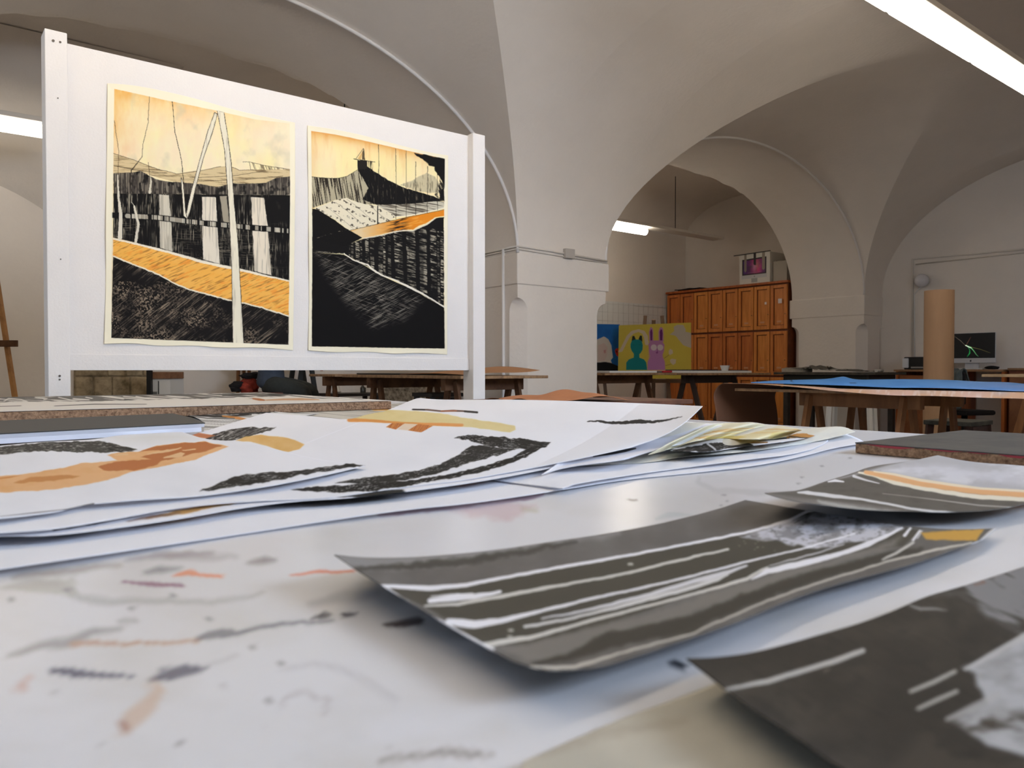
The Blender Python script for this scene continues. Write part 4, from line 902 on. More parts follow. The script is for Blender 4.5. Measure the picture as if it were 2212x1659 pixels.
def pG3(C):
    C.c[:] = np.array((42, 38, 32)); X, Y = C.x, C.y
    C.mix(np.clip((fbm(X*.006, Y*.012, 71)-.5)*3, 0, 1), (66, 60, 52), .9); C.mix(C.streak(28, (.02, .2), .5, 79, 3), (30, 27, 23), .6); C.mix(np.clip((fbm(X*.02+7, Y*.03, 72)-.55)*4, 0, 1), (30, 28, 24), .6)
    m = C.mask(ZE([(1640, 600), (1900, 520), (2212, 420), (2500, 300), (2500, 900), (2212, 820), (1980, 700), (1800, 640)]), 16, 20, .015)
    C.mix(m, (150, 150, 154), .8); C.mix(m*C.streak(24, (.01, .05), .44, 73, 5), (44, 40, 34), .9)
    m = C.mask(ZE([(1860, 1060), (2100, 930), (2212, 850), (2500, 700), (2500, 1600), (2212, 1560), (2000, 1500), (1780, 1360), (1990, 1250), (1940, 1160), (1930, 1090)]), 12, 10, .015)
    C.mix(m, (184, 186, 190), .95); C.mix(m*np.clip((fbm(X*.012, Y*.03, 75)-.5)*4, 0, 1), (140, 140, 140), .7)
    m = C.mask(ZE([(1400, 1632), (1620, 1400), (1900, 1350), (2212, 1300), (2500, 1500), (2300, 1900), (1500, 1900)]), 40, 20, .01); C.mix(m*np.clip((fbm(X*.014, Y*.03, 77)-.40)*5, 0, 1), (60, 54, 46), .95)
    C.line(ZE([(460, 1178), (700, 1130), (900, 1070), (1100, 1010), (1262, 948)]), [6, 11, 11, 12, 11], (186, 184, 180), .97, 4, 1)
    C.line(ZE([(1545, 1190), (1680, 1135), (1805, 1072)]), [8, 10, 9], (180, 178, 172), .9, 4); C.line(ZE([(1590, 1292), (1700, 1240), (1815, 1190)]), [8, 10, 9], (176, 174, 168), .9, 4)
    C.line(ZE([(1760, 1355), (1900, 1290), (2060, 1210)]), [9, 16, 14], (178, 178, 178), .8, 5); C.line(ZE([(1865, 1060), (2000, 985), (2212, 865), (2400, 780)]), [5, 12, 14, 14], (190, 190, 190), .9, 4)
    C.line(ZE([(1125, 805), (1200, 775), (1305, 730)]), [7, 9, 8], (190, 190, 194), .95, 4); C.line(ZE([(1040, 1070), (1060, 1060)]), 7, (120, 114, 100), .6, 5)
    C.line(ZE([(1540, 680), (1600, 700), (1700, 705), (1760, 715)]), [4, 7, 5, 2], (150, 150, 150), .8, 4, 3); C.line(ZE([(1930, 520), (1980, 545), (1920, 560)]), 5, (130, 80, 60), .4)
sheet('painted_strip', [(1482, 1425), (1540, 1424), (1620, 1414), (1700, 1394), (1790, 1368), (1860, 1348), (1930, 1322), (2000, 1290), (2060, 1274), (2120, 1256), (2212, 1226), (2420, 1160)], [(2420, 1160), (2620, 1420), (2800, 1800)],
      [(2010, 1790), (2200, 1850), (2500, 1830), (2800, 1800)], [(1482, 1425), (1515, 1450), (1550, 1478), (1600, 1518), (1660, 1558), (1720, 1596), (1780, 1640), (1850, 1684), (2010, 1790)],
      lambda s, t: .004+.010*np.exp(-s/.15)*(1-.5*t)+.004*t, pG3, n=260, m=340, mtl=PAPG, lab='dark grey painted strip with white streaks in the bottom right corner', cat='painted paper', grp='grey painted strips')
# added sheet, its cream colour stands for warm shade beside the strip
def pShade(C):
    C.c[:] = np.array((208, 203, 188)); C.mix(np.clip((fbm(C.x*.006, C.y*.01, 81)-.45)*3, 0, 1), (222, 216, 200), .8)
    C.line([(1150, 1640), (1300, 1590), (1480, 1560)], [10, 20, 8], (188, 178, 160), .5, 20, 10)
sheet('paper_sheet', [(1130, 1650), (1330, 1560), (1440, 1520), (1570, 1470)], [(1570, 1470), (1800, 1540), (2100, 1700)], [(1080, 1900), (1600, 1900), (2100, 1900)], [(1130, 1650), (1100, 1760), (1080, 1900)],
      lambda s, t: .0018+0*s, pShade, n=60, m=80, lab='cream sheet added for the warm shade on the table, under the dark streaked strip', grp=GRP)

# --- sketchbook with black cover, lying on the left
def at_t(x, y, h): return at_z(x, y, ZT+h)
pts_top = [at_t(*p, .027) for p in ((443, 913), (0, 936), (-260, 949))]
c0 = at_z(443, 913, ZT+.027); far = at_z(372, 893, ZT+.027); lf = at_z(-260, 950, ZT+.027); lfar = at_z(-260, 903, ZT+.027)
t = thing('sketchbook', 'thick sketchbook with a black cover, lying on the left of the front table', 'sketchbook', (float((c0[0]+lf[0])/2), float((c0[1]+lf[1])/2), ZT+.010))
def slab(bm, quad, z0, z1): prism(bm, [(q[0], q[1], z0) for q in quad], (0, 0, z1-z0))
lf_edge = at_z(0, 936, ZT+.027); dirn = (lf_edge-c0)/np.linalg.norm(lf_edge-c0); nrm = np.array([dirn[1], -dirn[0], 0])
mid = at_z(415, 902, ZT+.027)
quad = [c0, c0+dirn*.95, c0+dirn*.95+(far-c0)*1.0, far+dirn*.05, far, mid]
bm = B(); slab(bm, quad, ZT+.0255, ZT+.027); obj('cover', bm, mat('black_cover', (62, 60, 57), .75, noise=.1, nscale=60), t)
bm = B()
k = 5
for i in range(k):
    z0 = ZT+.0205-.0022*0+(.0050*i/k); off = .0
    slab(bm, [q+dirn*(.001+.0006*(i % 2))-0*q for q in quad], ZT+.0205+.001*i, ZT+.0205+.001*i+.0007)
bmq = bm; obj('pages', bmq, mat('page_white', (226, 229, 240), .7), t)
bm = B(); slab(bm, [q+dirn*.006 for q in quad], ZT+.0130, ZT+.0202); obj('page_block', bm, mat('page_white', (226, 229, 240), .7), t)

# --- chipboard with a drawing on its top at the back left
zt_ = HC-.0835
t = thing('chipboard_panel', 'long chipboard panel with a black and white drawing on it, far left of the table', 'board', (.35, 2.35, zt_-.024))
bm = B(); box(bm, -.45, 1.045, 1.855, 2.84, zt_-.0225, zt_-.001)
obj('core', bm, CHIP, t, bevel=.003)
def pChip(C):
    C.c[:] = np.array((228, 224, 218)); X, Y = C.x, C.y
    L = lambda P: zp(0, 780, 4.424, P)
    C.fill(L([(-200, 345), (0, 340), (500, 332), (1400, 318), (2212, 312), (2700, 312), (2800, 330), (2212, 350), (1500, 370), (900, 385), (300, 390), (-200, 400)]), (96, 92, 88), .85, 1.2, 2)
    C.mix(C.mask(L([(-200, 350), (2700, 312), (2700, 330), (1500, 368), (300, 388), (-200, 398)]), 1)*C.streak(4, (.02, .5), .5, 91, 8), (230, 226, 220), .9)
    for P in ([(40, 385), (80, 360), (200, 370), (260, 388)], [(340, 350), (450, 362), (420, 370)], [(560, 350), (680, 375), (850, 372), (700, 360)], [(980, 340), (1180, 366), (1060, 345)], [(1180, 340), (1420, 362), (1300, 340)], [(820, 348), (880, 358)]):
        C.line(L(P), 2.4, (232, 228, 222), .9, 1, .5)
    C.line(L([(520, 432), (900, 415), (1400, 415)]), [1, 1.6, 1], (60, 58, 54), .9, .8); C.line(L([(-100, 440), (200, 430)]), 1.5, (110, 100, 100), .8)
    M_ = lambda P: zp(480, 790, 5.267, P)
    C.mix(C.mask(M_([(0, 310), (300, 300), (600, 300), (800, 330), (700, 350), (300, 380), (0, 360)]), 2)*C.streak(3, (.02, .6), .52, 92, 8), (50, 48, 44), .85)
    C.line(M_([(350, 378), (420, 388), (480, 395)]), [3, 5, 3], (178, 110, 66), .95, 1.5); C.line(M_([(500, 395), (700, 386), (900, 384), (1100, 390)]), [3, 4, 5, 2], (206, 164, 126), .9, 1.5)
    C.mix(C.mask(M_([(700, 330), (1100, 350), (1700, 390), (900, 375)]), 2)*C.streak(6, (.02, .6), .56, 95, 8), (60, 58, 54), .7)
UU, VV = np.meshgrid(np.linspace(-.45, 1.045, 420), np.linspace(1.855, 2.84, 160), indexing='ij')
P = np.stack([UU, VV, np.full_like(UU, zt_)], -1); ff = P[..., 0]*st+P[..., 1]*ct; px, py = project(P)
C = Canvas(px, py, (226, 222, 216)); pChip(C); C.c = np.where((ff.ravel() > .3)[:, None], C.c, 226.)
grid_mesh('drawn_face', P, PAPM, C.c, t, smooth=False, thick=.0008)
# --- black-topped board right
zt_ = HC-.0955
t = thing('black_board', 'thick chipboard with a matt black top and red-stained edge, on the right', 'board', (1.16, .25, ZT))
bm = B(); box(bm, .985, 1.325, -.25, .515, ZT+.0006, zt_-.0012); obj('core', bm, CHIP, t, bevel=.0015)
bm = B(); box(bm, .985, 1.325, -.25, .515, zt_-.0012, zt_+.0002); obj('top_face', bm, mat('matt_black_wood', (72, 68, 62), .75, rgb2=(52, 50, 48), nscale=18), t)
bm = B()
v = .5
while v > -.2:
    l = .012+.05*R.random(); h = .001+.0022*R.random()
    prism(bm, [(.9845, v, zt_-.001), (.9845, v-l, zt_-.001), (.9845, v-l*.7, zt_-.001-h), (.9845, v-l*.3, zt_-.001-h*.8)], (.0007, 0, 0)); v -= l+.01*R.random()
obj('red_paint', bm, mat('red_paint', (150, 32, 44), .5), t)
# ================================================================== THE ROOM BEHIND
def table(name, u0, u1, v0, v1, z, m, label, cat='table', th=.022, edge=None):
    bm = B(); box(bm, u0, u1, v0, v1, z-th, z)
    o = obj(name, bm, m, bevel=.003); prop(o, label, cat); return o
def stool(label, u, v, z, w_=.32, m=None, lm=None, grp=None, rot=0, lw=.035, name='stool', splay=.03, d_=None, rail=True):
    t = thing(name, label, 'stool', (u, v, 0), grp); M = RZ(rot, (u, v, 0)); d_ = d_ or w_
    m = m or WOODD; lm = lm or m
    bm = B(); box(bm, -w_/2, w_/2, -d_/2, d_/2, z-.03, z, M); obj('seat', bm, m, t, bevel=.004)
    for a in (-1, 1):
        for b in (-1, 1):
            bm = B(); p0 = M @ Vector((a*(w_/2-.03), b*(d_/2-.03), z-.03)); p1 = M @ Vector((a*(w_/2-.03+splay), b*(d_/2-.03+splay), 0))
            beam(bm, p0, p1, lw, lw); obj('leg', bm, lm, t)
    if rail:
        for a in (-1, 1):
            bm = B(); k = splay*.6; beam(bm, M @ Vector((a*(w_/2-.03+k), -(d_/2-.03+k), z*.35)), M @ Vector((a*(w_/2-.03+k), (d_/2-.03+k), z*.35)), .02, .03); obj('rail', bm, lm, t)
        bm = B(); beam(bm, M @ Vector((-(w_/2-.03), -(d_/2-.02), z-.06)), M @ Vector(((w_/2-.03), -(d_/2-.02), z-.06)), .015, .05); obj('apron', bm, lm, t)
    return t
TOPW = mat('worn_table_top', (170, 134, 96), .7, rgb2=(116, 88, 62), nscale=20)
# -- left: trestle table before the near column
table('tabletop_board', 3.0, 3.8, 4.37, 6.2, .862, TOPW, 'long wooden board on trestles to the left of the near column')
trestle('trestle', 3.02, 3.74, 4.62, .839, WOODD, 'brown trestle nearest the column, under the right end of the long board', 'brown trestles left of the column')
trestle('trestle', 3.02, 3.74, 5.75, .839, WOODD, 'brown trestle under the far end of the long board left of the column', 'brown trestles left of the column')
table('tabletop_board', 3.0, 3.7, 6.34, 6.9, .865, TOPW, 'short wooden table top just beyond the long board, seen under the panel')
trestle('trestle', 3.02, 3.66, 6.62, .842, WOODD, 'brown trestle under the short table top, right of the seated person', 'brown trestles left of the column')
us_, vs_ = np.meshgrid(np.linspace(3.06, 3.76, 24), np.linspace(4.42, 5.30, 24), indexing='ij')
zz = .872+.052*np.clip((us_-3.06)/.7, 0, 1)**2*(.6+.4*np.sin((vs_-4.42)*3.2))+.006*np.sin(us_*9+vs_*5)
o = grid_mesh('cardboard_sheet', np.stack([us_, vs_, zz], -1), KRAFT, thick=.002); prop(o, 'brown curled cardboard sheet on the long board in front of the column', 'cardboard sheet')
bm = B(); box(bm, 3.1, 3.72, 5.36, 6.12, .8625, .876); o = obj('portfolio', bm, BLACK, bevel=.003); prop(o, 'flat black portfolio on the long board, just under the panel edge', 'portfolio')
stool('dark wooden stool under the long board left of the column', 3.36, 5.22, .72, .3, mat('dark_stool', (52, 46, 42), .6), lw=.04)
# small low table with bottles
t = thing('side_table', 'low dark table with bottles on it, seen under the panel', 'table', (3.7, 7.45, 0))
DARKW = mat('dark_wood', (58, 48, 40), .6, rgb2=(40, 32, 28), nscale=10)
bm = B(); box(bm, 3.42, 4.0, 7.25, 7.65, .63, .66); obj('table_top', bm, DARKW, t, bevel=.003)
for a in (3.45, 3.93):
    for b in (7.28, 7.58):
        bm = B(); box(bm, a, a+.04, b, b+.04, 0, .63); obj('leg', bm, DARKW, t)
bm = B(); lathe(bm, [(.035, 0), (.05, .02), (.03, .06), (.026, .14), (.014, .17), (.014, .19)], (3.5, 7.36, .6605)); o = obj('bottle', bm, WHITEM, smooth=40); prop(o, 'tall white plastic bottle on the low dark table', 'bottle')
bm = B(); lathe(bm, [(.024, 0), (.026, .01), (.026, .055), (.01, .075), (.01, .10)], (3.83, 7.42, .6605)); o = obj('bottle', bm, mat('dark_bottle', (60, 56, 50), .2), smooth=40); prop(o, 'small dark bottle with a black cap on the low dark table', 'bottle')
bm = B(); lathe(bm, [(.016, 0), (.018, .01), (.018, .05), (.01, .06)], (3.87, 7.46, .6605)); o = obj('ink_jar', bm, mat('dark_bottle', (60, 56, 50), .2), smooth=40); prop(o, 'tiny dark jar beside the small bottle on the low table', 'jar')
# black trestle / wooden easels / left easel
trestle('trestle', 7.75, 8.15, 3.38, 1.02, mat('black_wood', (34, 38, 36), .6), 'black painted trestle just beyond the knee of the seated person', None, axis='v', spread=.20, lw=.05)
def easel(label, pr, depth, bar_y, bar, m, dark=None, w_=.03, back=.55):
    """front legs pr=[(xtop,ytop,xbot,ybot)...] read at one depth"""
    c = at_d(np.mean([p[2] for p in pr]), pr[0][3], depth); t = thing('easel', label, 'easel', (c[0], c[1], 0))
    for p in pr:
        bm = B(); beam(bm, at_d(p[0], p[1], depth), tuple(at_d(p[2], p[3], depth)*np.array([1, 1, 0])), w_, w_*.8); obj('leg', bm, m, t, bevel=.002)
    top = at_d(np.mean([p[0] for p in pr]), pr[0][1], depth); bk = at_d(np.mean([p[0] for p in pr]), pr[0][1], depth+back)
    bm = B(); beam(bm, top+np.array([0, 0, -.05]), (bk[0], bk[1], 0), w_, w_*.8); obj('rear_leg', bm, m, t)
    bm = B(); beam(bm, at_d(bar[0], bar_y, depth-.03), at_d(bar[1], bar_y, depth-.03), .03, .05); obj('ledge', bm, dark or m, t, bevel=.003)
    return t
PINE = mat('easel_beech', (184, 134, 80), .6, rgb2=(152, 106, 62), nscale=12)
easel('wooden easel with a dark ledge at the far left edge', [(-14, 560, 62, 1049), (-46, 560, -122, 1049)], 6.0, 742, (-110, 37), PINE, WOODD, .035)
easel('wooden easel standing behind the seated person', [(516, 640, 513, 985), (536, 640, 541, 985)], 8.05, 792, (495, 560), WOOD, None, .035, .15)
# black board, white box and carton beside the stone patch
c = at_d(323, 800, 7.2)
t = thing('black_board', 'narrow upright black board against the back wall beside the stone patch', 'board', (c[0], c[1], 0))
M = Matrix.Translation((c[0], c[1], 0)) @ Matrix.Rotation(-TH, 4, 'Z')
bm = B(); box(bm, -.02, .02, -.02, .02, 0, 1.5, M); obj('panel', bm, BLACK, t)
bm = B(); box(bm, -.06, .06, -.08, .08, 0, .03, M); obj('foot', bm, BLACK, t)
c = at_d(347, 820, 7.25); M = Matrix.Translation((c[0], c[1], 0)) @ Matrix.Rotation(-TH, 4, 'Z')
t = thing('low_cupboard', 'white low cupboard with a steel drawer, beside the narrow black board', 'cupboard', (c[0], c[1], 0))
bm = B(); box(bm, -.085, .09, -.0, .3, 0, .82, M); obj('body', bm, WHITEM, t, bevel=.004)
bm = B(); box(bm, -.08, -.03, -.012, -.001, .64, .70, M); obj('drawer_front', bm, GREYW, t, bevel=.003)
bm = B(); box(bm, -.022, -.015, -.006, -.001, .05, .80, M); obj('door_gap', bm, BLACK, t)
bm = B(); box(bm, -.08, .10, -.02, .28, .8205, .885, M); o = obj('carton', bm, mat('carton_brown', (150, 108, 78), .8, rgb2=(120, 84, 60), nscale=15), bevel=.003); prop(o, 'flat brown carton on top of the white low cupboard', 'carton')

# -- the seated person, seen under the panel
def skin(name, verts, edges, radii, m, parent=None, root=0, sub=2, xf=None):
    me = bpy.data.meshes.new(name); me.from_pydata([tuple(xf @ Vector(v)) if xf else v for v in verts], edges, []); me.materials.append(m)
    o = bpy.data.objects.new(name, me); link(o, parent)
    sk = o.modifiers.new('skin', 'SKIN'); sk.use_smooth_shade = True
    for i, r in enumerate(radii):
        d = me.skin_vertices[0].data[i]; d.radius = r if isinstance(r, tuple) else (r, r); d.use_root = (i == root)
    s = o.modifiers.new('sub', 'SUBSURF'); s.levels = sub; s.render_levels = sub
    return o
c = at_d(585, 800, 7.6); PX, PY = c[0], c[1]
# local frame: +x towards the right of the photo (the way the person faces), +y away from the camera
M = Matrix.Translation((PX, PY, -.03)) @ Matrix.Rotation(-TH, 4, 'Z') @ Matrix.Scale(1.04, 4)
SKINM = mat('skin', (196, 148, 122), .6); JEANS = mat('dark_trousers', (54, 58, 56), .85, noise=.25, nscale=30); SWEAT = mat('slate_sweater', (72, 82, 98), .9, noise=.2, nscale=25)
t = thing('person', 'person seated side-on on a stool, slate blue sweater and dark trousers', 'person', (PX, PY, 0))
bv = [(0, 0, .79), (.0, 0, .95), (.02, 0, 1.14), (.04, 0, 1.27), (.05, 0, 1.35), (.06, 0, 1.42),
      (-.01, -.09, .76), (.36, -.10, .70), (.33, -.10, .30), (.34, -.10, .08), (.47, -.10, .04),
      (-.01, .09, .76), (.37, .12, .70), (.36, .13, .30), (.38, .13, .08), (.51, .13, .04),
      (.04, -.18, 1.25), (.10, -.22, 1.00), (.29, -.15, .93), (.36, -.14, .93),
      (.04, .18, 1.25), (.10, .22, 1.00), (.31, .17, .96), (.38, .15, .97)]
be = [(0, 1), (1, 2), (2, 3), (3, 4), (4, 5), (0, 6), (6, 7), (7, 8), (8, 9), (9, 10), (0, 11), (11, 12), (12, 13), (13, 14), (14, 15), (3, 16), (16, 17), (17, 18), (18, 19), (3, 20), (20, 21), (21, 22), (22, 23)]
br = [(.06, .06), (.08, .08), (.09, .09), (.085, .085), .055, .05, .06, .05, .045, .04, .035, .06, .05, .045, .04, .035, .055, .042, .032, .028, .055, .042, .032, .028]
body = skin('body', bv, be, br, SKINM, t, 0, 2, M)
# sweater and trousers as closed shells a little larger
skin('sweater', [bv[i] for i in (0, 1, 2, 3, 4, 16, 17, 18, 20, 21, 22)]+[(-.01, 0, .70)], [(0, 1), (1, 2), (2, 3), (3, 4), (3, 5), (5, 6), (6, 7), (3, 8), (8, 9), (9, 10), (0, 11)], [(.15, .15), (.14, .14), (.14, .14), (.12, .12), .062, .068, .054, .044, .068, .054, .044, .13], SWEAT, t, 1, 2, M)
skin('trousers', [bv[i] for i in (0, 6, 7, 8, 9, 11, 12, 13, 14)]+[(-.01, 0, .85)], [(9, 0), (0, 1), (1, 2), (2, 3), (3, 4), (0, 5), (5, 6), (6, 7), (7, 8)], [(.13, .13), .105, .085, .068, .062, .105, .085, .068, .062, (.125, .125)], JEANS, t, 0, 2, M)
for s, x in ((-1, 0), (1, .04)):
    y = -.10 if s < 0 else .13
    bm = B(); lathe(bm, [(.001, -.05), (.04, -.045), (.048, -.02), (.045, .02), (.02, .05), (.001, .055)], (0, 0, 0), 16, M @ Matrix.Translation((.42+x, y, .052)) @ Matrix.Diagonal((2.6, .95, 1, 1)))
    obj('shoe', bm, BLACK, t, smooth=50)
# head with face and hair
bm = B(); bmesh.ops.create_uvsphere(bm, u_segments=28, v_segments=20, radius=1)
for v in bm.verts:
    x, y, z = v.co; k = 1.0 if z > -.2 else 1+.28*(z+.2)
    fx = x*.098*(1.0 if x > 0 else .98); vx = fx*(1-.10*max(0, -z)) ; nose = .020*math.exp(-(y/.16)**2-((z+.12)/.17)**2)*(x > .5)
    brow = .006*math.exp(-((z-.18)/.12)**2)*(x > .3); eye = -.007*math.exp(-((abs(y)-.38)/.16)**2-((z-.02)/.13)**2)*(x > .3); lip = .006*math.exp(-(y/.3)**2-((z+.48)/.07)**2)*(x > .3)
    v.co = M @ Vector((.075+vx+nose+brow+eye+lip, y*.076*k, 1.53+z*.118))
hd = obj('head', bm, SKINM, t, smooth=60)
bm = B(); bmesh.ops.create_uvsphere(bm, u_segments=24, v_segments=16, radius=1)
bmesh.ops.delete(bm, geom=[v for v in bm.verts if (v.co.x > .35 and v.co.z < .55) or v.co.z < -.75], context='VERTS')
for v in bm.verts: v.co = M @ Vector((.066+v.co.x*.107, v.co.y*.086, 1.54+v.co.z*.122))
h_ = obj('hair', bm, mat('dark_hair', (44, 34, 28), .7, noise=.4, nscale=60), hd, smooth=60); sm = h_.modifiers.new('thick', 'SOLIDIFY'); sm.thickness = .012
for s in (-1, 1):
    bm = B(); lathe(bm, [(.001, -.004), (.011, -.003), (.011, .003), (.001, .004)], (0, 0, 0), 12, M @ Matrix.Translation((.163, s*.029, 1.534)) @ Matrix.Rotation(math.pi/2, 4, 'Y')); obj('eye', bm, mat('eye_dark', (40, 34, 30), .2), hd, smooth=50)
    bm = B(); lathe(bm, [(.001, -.008), (.022, -.006), (.026, 0), (.018, .008), (.001, .008)], (0, 0, 0), 12, M @ Matrix.Translation((.07, s*.079, 1.525)) @ Matrix.Rotation(math.pi/2, 4, 'X')); obj('ear', bm, SKINM, hd, smooth=50)
bm = B(); tube(bm, [M @ Vector((.166, -.022, 1.476)), M @ Vector((.171, 0, 1.474)), M @ Vector((.166, .022, 1.476))], .004, 6); obj('mouth', bm, mat('lips', (160, 92, 84), .5), hd)
def hand(px, py, pz, s, par_):
    """relaxed right- or left-hand: palm, four unequal bent fingers and a thumb, pointing +x"""
    v = [(px, py, pz), (px+.045, py, pz), (px+.085, py, pz-.002)]; e = [(0, 1), (1, 2)]; r = [(.024, .016), (.036, .014), (.036, .012)]
    for k, (dy, L) in enumerate(((-.028, .068), (-.010, .078), (.009, .073), (.027, .056))):
        b = len(v); v += [(px+.092, py+dy, pz-.002), (px+.092+L*.45, py+dy*1.1, pz-.006), (px+.092+L*.75, py+dy*1.12, pz-.020), (px+.092+L*.88, py+dy*1.12, pz-.038)]
        e += [(2, b), (b, b+1), (b+1, b+2), (b+2, b+3)]; r += [.0095, .0088, .008, .007]
    b = len(v); v += [(px+.035, py+s*.036, pz-.006), (px+.070, py+s*.052, pz-.016), (px+.095, py+s*.050, pz-.026)]; e += [(1, b), (b, b+1), (b+1, b+2)]; r += [.012, .0105, .009]
    return skin('hand', v, e, r, SKINM, par_, 0, 2, M)
hand(.37, -.14, .925, 1, body); hand(.39, .15, .965, -1, body)
t = stool('brown stool carrying the seated person', PX, PY, .685, .34, mat('red_brown_stool', (122, 78, 66), .6), rot=-math.degrees(TH))
# red and black clothes heaped on a second stool
c = at_d(532, 830, 7.75)
stool('brown stool carrying the heap of red and black clothes', c[0], c[1], .66, .3, WOODD, rot=-math.degrees(TH))
def lump(name, centers, m, label, cat, seed=0):
    bm = B(); rr = random.Random(seed)
    for (x, y, z, sx, sy, sz) in centers:
        n0 = len(bm.verts); bmesh.ops.create_icosphere(bm, subdivisions=4, radius=1); bm.verts.ensure_lookup_table()
        for v in bm.verts[n0:]:
            p = v.co.copy(); k = 1+.16*math.sin(p.x*5+p.y*3+seed)*math.cos(p.z*6+seed)+.08*math.sin(p.x*13+p.z*11+p.y*7)
            v.co = (x+p.x*sx*k, y+p.y*sy*k, max(z+p.z*sz*k, z-sz*.92))
    o = obj(name, bm, m, smooth=60); 
    if label: prop(o, label, cat)
    return o
L3 = lambda x, y, d: tuple(at_d(x, y, d))
REDC = mat('red_cloth', (168, 62, 44), .9, noise=.35, nscale=30); BLKC = mat('black_cloth', (26, 22, 24), .9)
p = L3(538, 829, 7.75)
lump('red_jacket', [(p[0], p[1], .745, .095, .08, .085)], REDC, 'rumpled red jacket heaped on the stool behind the seated person', 'jacket', 1)
q = L3(546, 806, 7.75); lump('dark_scarf', [(q[0], q[1], .845, .12, .05, .035)], BLKC, 'dark scarf on top of the heap of clothes', 'scarf', 3)
q = L3(514, 834, 7.7); lump('black_bag', [(q[0], q[1], .735, .08, .06, .055)], BLKC, 'black pointed bag hanging over the edge of the clothes stool', 'bag', 5)

# -- kraft-covered table just behind the front table
table('tabletop_board', 2.0, 3.05, 2.42, 3.1, .757, mat('brown_table', (112, 70, 48), .6, rgb2=(80, 48, 34), nscale=8), 'brown table top directly behind the white front table')
trestle('trestle', 2.1, 2.95, 2.75, .734, WOODD, 'brown trestle under the brown table top behind the front table', None)
us_, vs_ = np.meshgrid(np.linspace(2.05, 2.66, 50), np.linspace(2.46, 2.86, 40), indexing='ij')
zz = .762+.034*np.exp(-((us_-2.45)/.12)**2-((vs_-2.66)/.16)**2)+.010*(1+np.sin(us_*17+vs_*9))*.5+.008*(1+np.sin(vs_*31-us_*13))*.5
o = grid_mesh('kraft_sheet', np.stack([us_, vs_, zz], -1), mat('kraft_brown', (170, 112, 74), .85, noise=.1, nscale=14), thick=.001); prop(o, 'crumpled brown kraft paper on the brown table behind the white drawing', 'kraft paper')

# -- tables in the arch
table('tabletop_board', 5.2, 6.25, 5.17, 5.85, .875, TOPW, 'worn wooden table top right of the near column, before the yellow painting')
trestle('trestle', 5.22, 6.22, 5.5, .852, WOODD, 'brown trestle under the worn table before the yellow painting', None, leg_in=.12, spread=.3)
table('tabletop_board', 6.32, 7.6, 4.95, 5.6, .872, TOPW, 'worn wooden table top before the orange cabinet, with a white bowl')
t = trestle('trestle', 6.45, 7.35, 5.25, .849, mat('dark_trestle', (66, 50, 40), .7), 'dark trestle with splayed legs before the orange cabinet', None, spread=.3)
def boxat(name, u0, u1, v0, v1, z0, z1, m, label, cat, bev=.003):
    bm = B(); box(bm, u0, u1, v0, v1, z0, z1); o = obj(name, bm, m, bevel=bev); prop(o, label, cat); return o
boxat('foam_board', 5.3, 5.98, 5.2, 5.7, .8755, .895, WHITEM, 'stack of white board lying on the table before the yellow painting', 'board')
boxat('grey_case', 5.985, 6.08, 5.22, 5.5, .8755, .893, mat('grey_case', (96, 92, 88), .6), 'small grey case on the table, left of the red one', 'case')
boxat('red_case', 6.09, 6.22, 5.2, 5.4, .8755, .898, mat('red_case', (178, 34, 44), .4), 'small bright red case on the table before the yellow painting', 'case', .008)
boxat('foam_board', 6.36, 7.28, 4.98, 5.5, .8725, .896, WHITEM, 'white board with a grey edge under the white bowl', 'board')
boxat('black_tray', 6.4, 6.85, 5.1, 5.45, .8965, .908, BLACK, 'flat black tray on the white board, left of the bowl', 'tray')
boxat('black_tray', 7.12, 7.25, 5.0, 5.3, .8965, .905, BLACK, 'thin black strip on the white board, right of the bowl', 'tray')
c = at_v(1566, 795, 5.2)
bm = B(); lathe(bm, [(.032, 0), (.036, .004), (.052, .055), (.056, .058), (.050, .056), (.033, .008), (.001, .006)], (c[0], 5.2, .8965)); o = obj('bowl', bm, WHITEM, smooth=40); prop(o, 'white bowl on the white board before the orange cabinet', 'bowl')
stool('black stool under the worn table before the yellow painting', 5.78, 6.25, .66, .3, BLACK, lw=.035)
stool('brown stool beside the black stool, behind the worn table', 6.25, 6.55, .60, .3, WOODD)
# -- paintings on their easels (flat canvases)
def canvas(name, quad, v0depth, paint, label, th=.02, n=200, m=240, k=0):
    """quad: TL,TR,BR,BL pixels; v0depth: depths at left and right"""
    s = np.linspace(0, 1, m)[None, :, None]; t_ = np.linspace(0, 1, n)[:, None, None]; q = [np.array(p, float) for p in quad]
    g = (1-t_)*((1-s)*q[0]+s*q[1])+t_*((1-s)*q[3]+s*q[2])
    d = v0depth[0]*(1-s[..., 0])+v0depth[1]*s[..., 0]+0*t_[..., 0]
    x, y = g[..., 0], g[..., 1]; rr = ray(x, y); f = rr[..., 0]*st+rr[..., 1]*ct; P = np.array([0, 0, HC])+rr*(d/f)[..., None]
    C = Canvas(x, y, (230, 230, 230)); paint(C)
    o = grid_mesh(name, P, paint_mat('canvas_paint', .7, .2), C.c, thick=th, smooth=False); 
    if label: prop(o, label, 'painting')
    return o
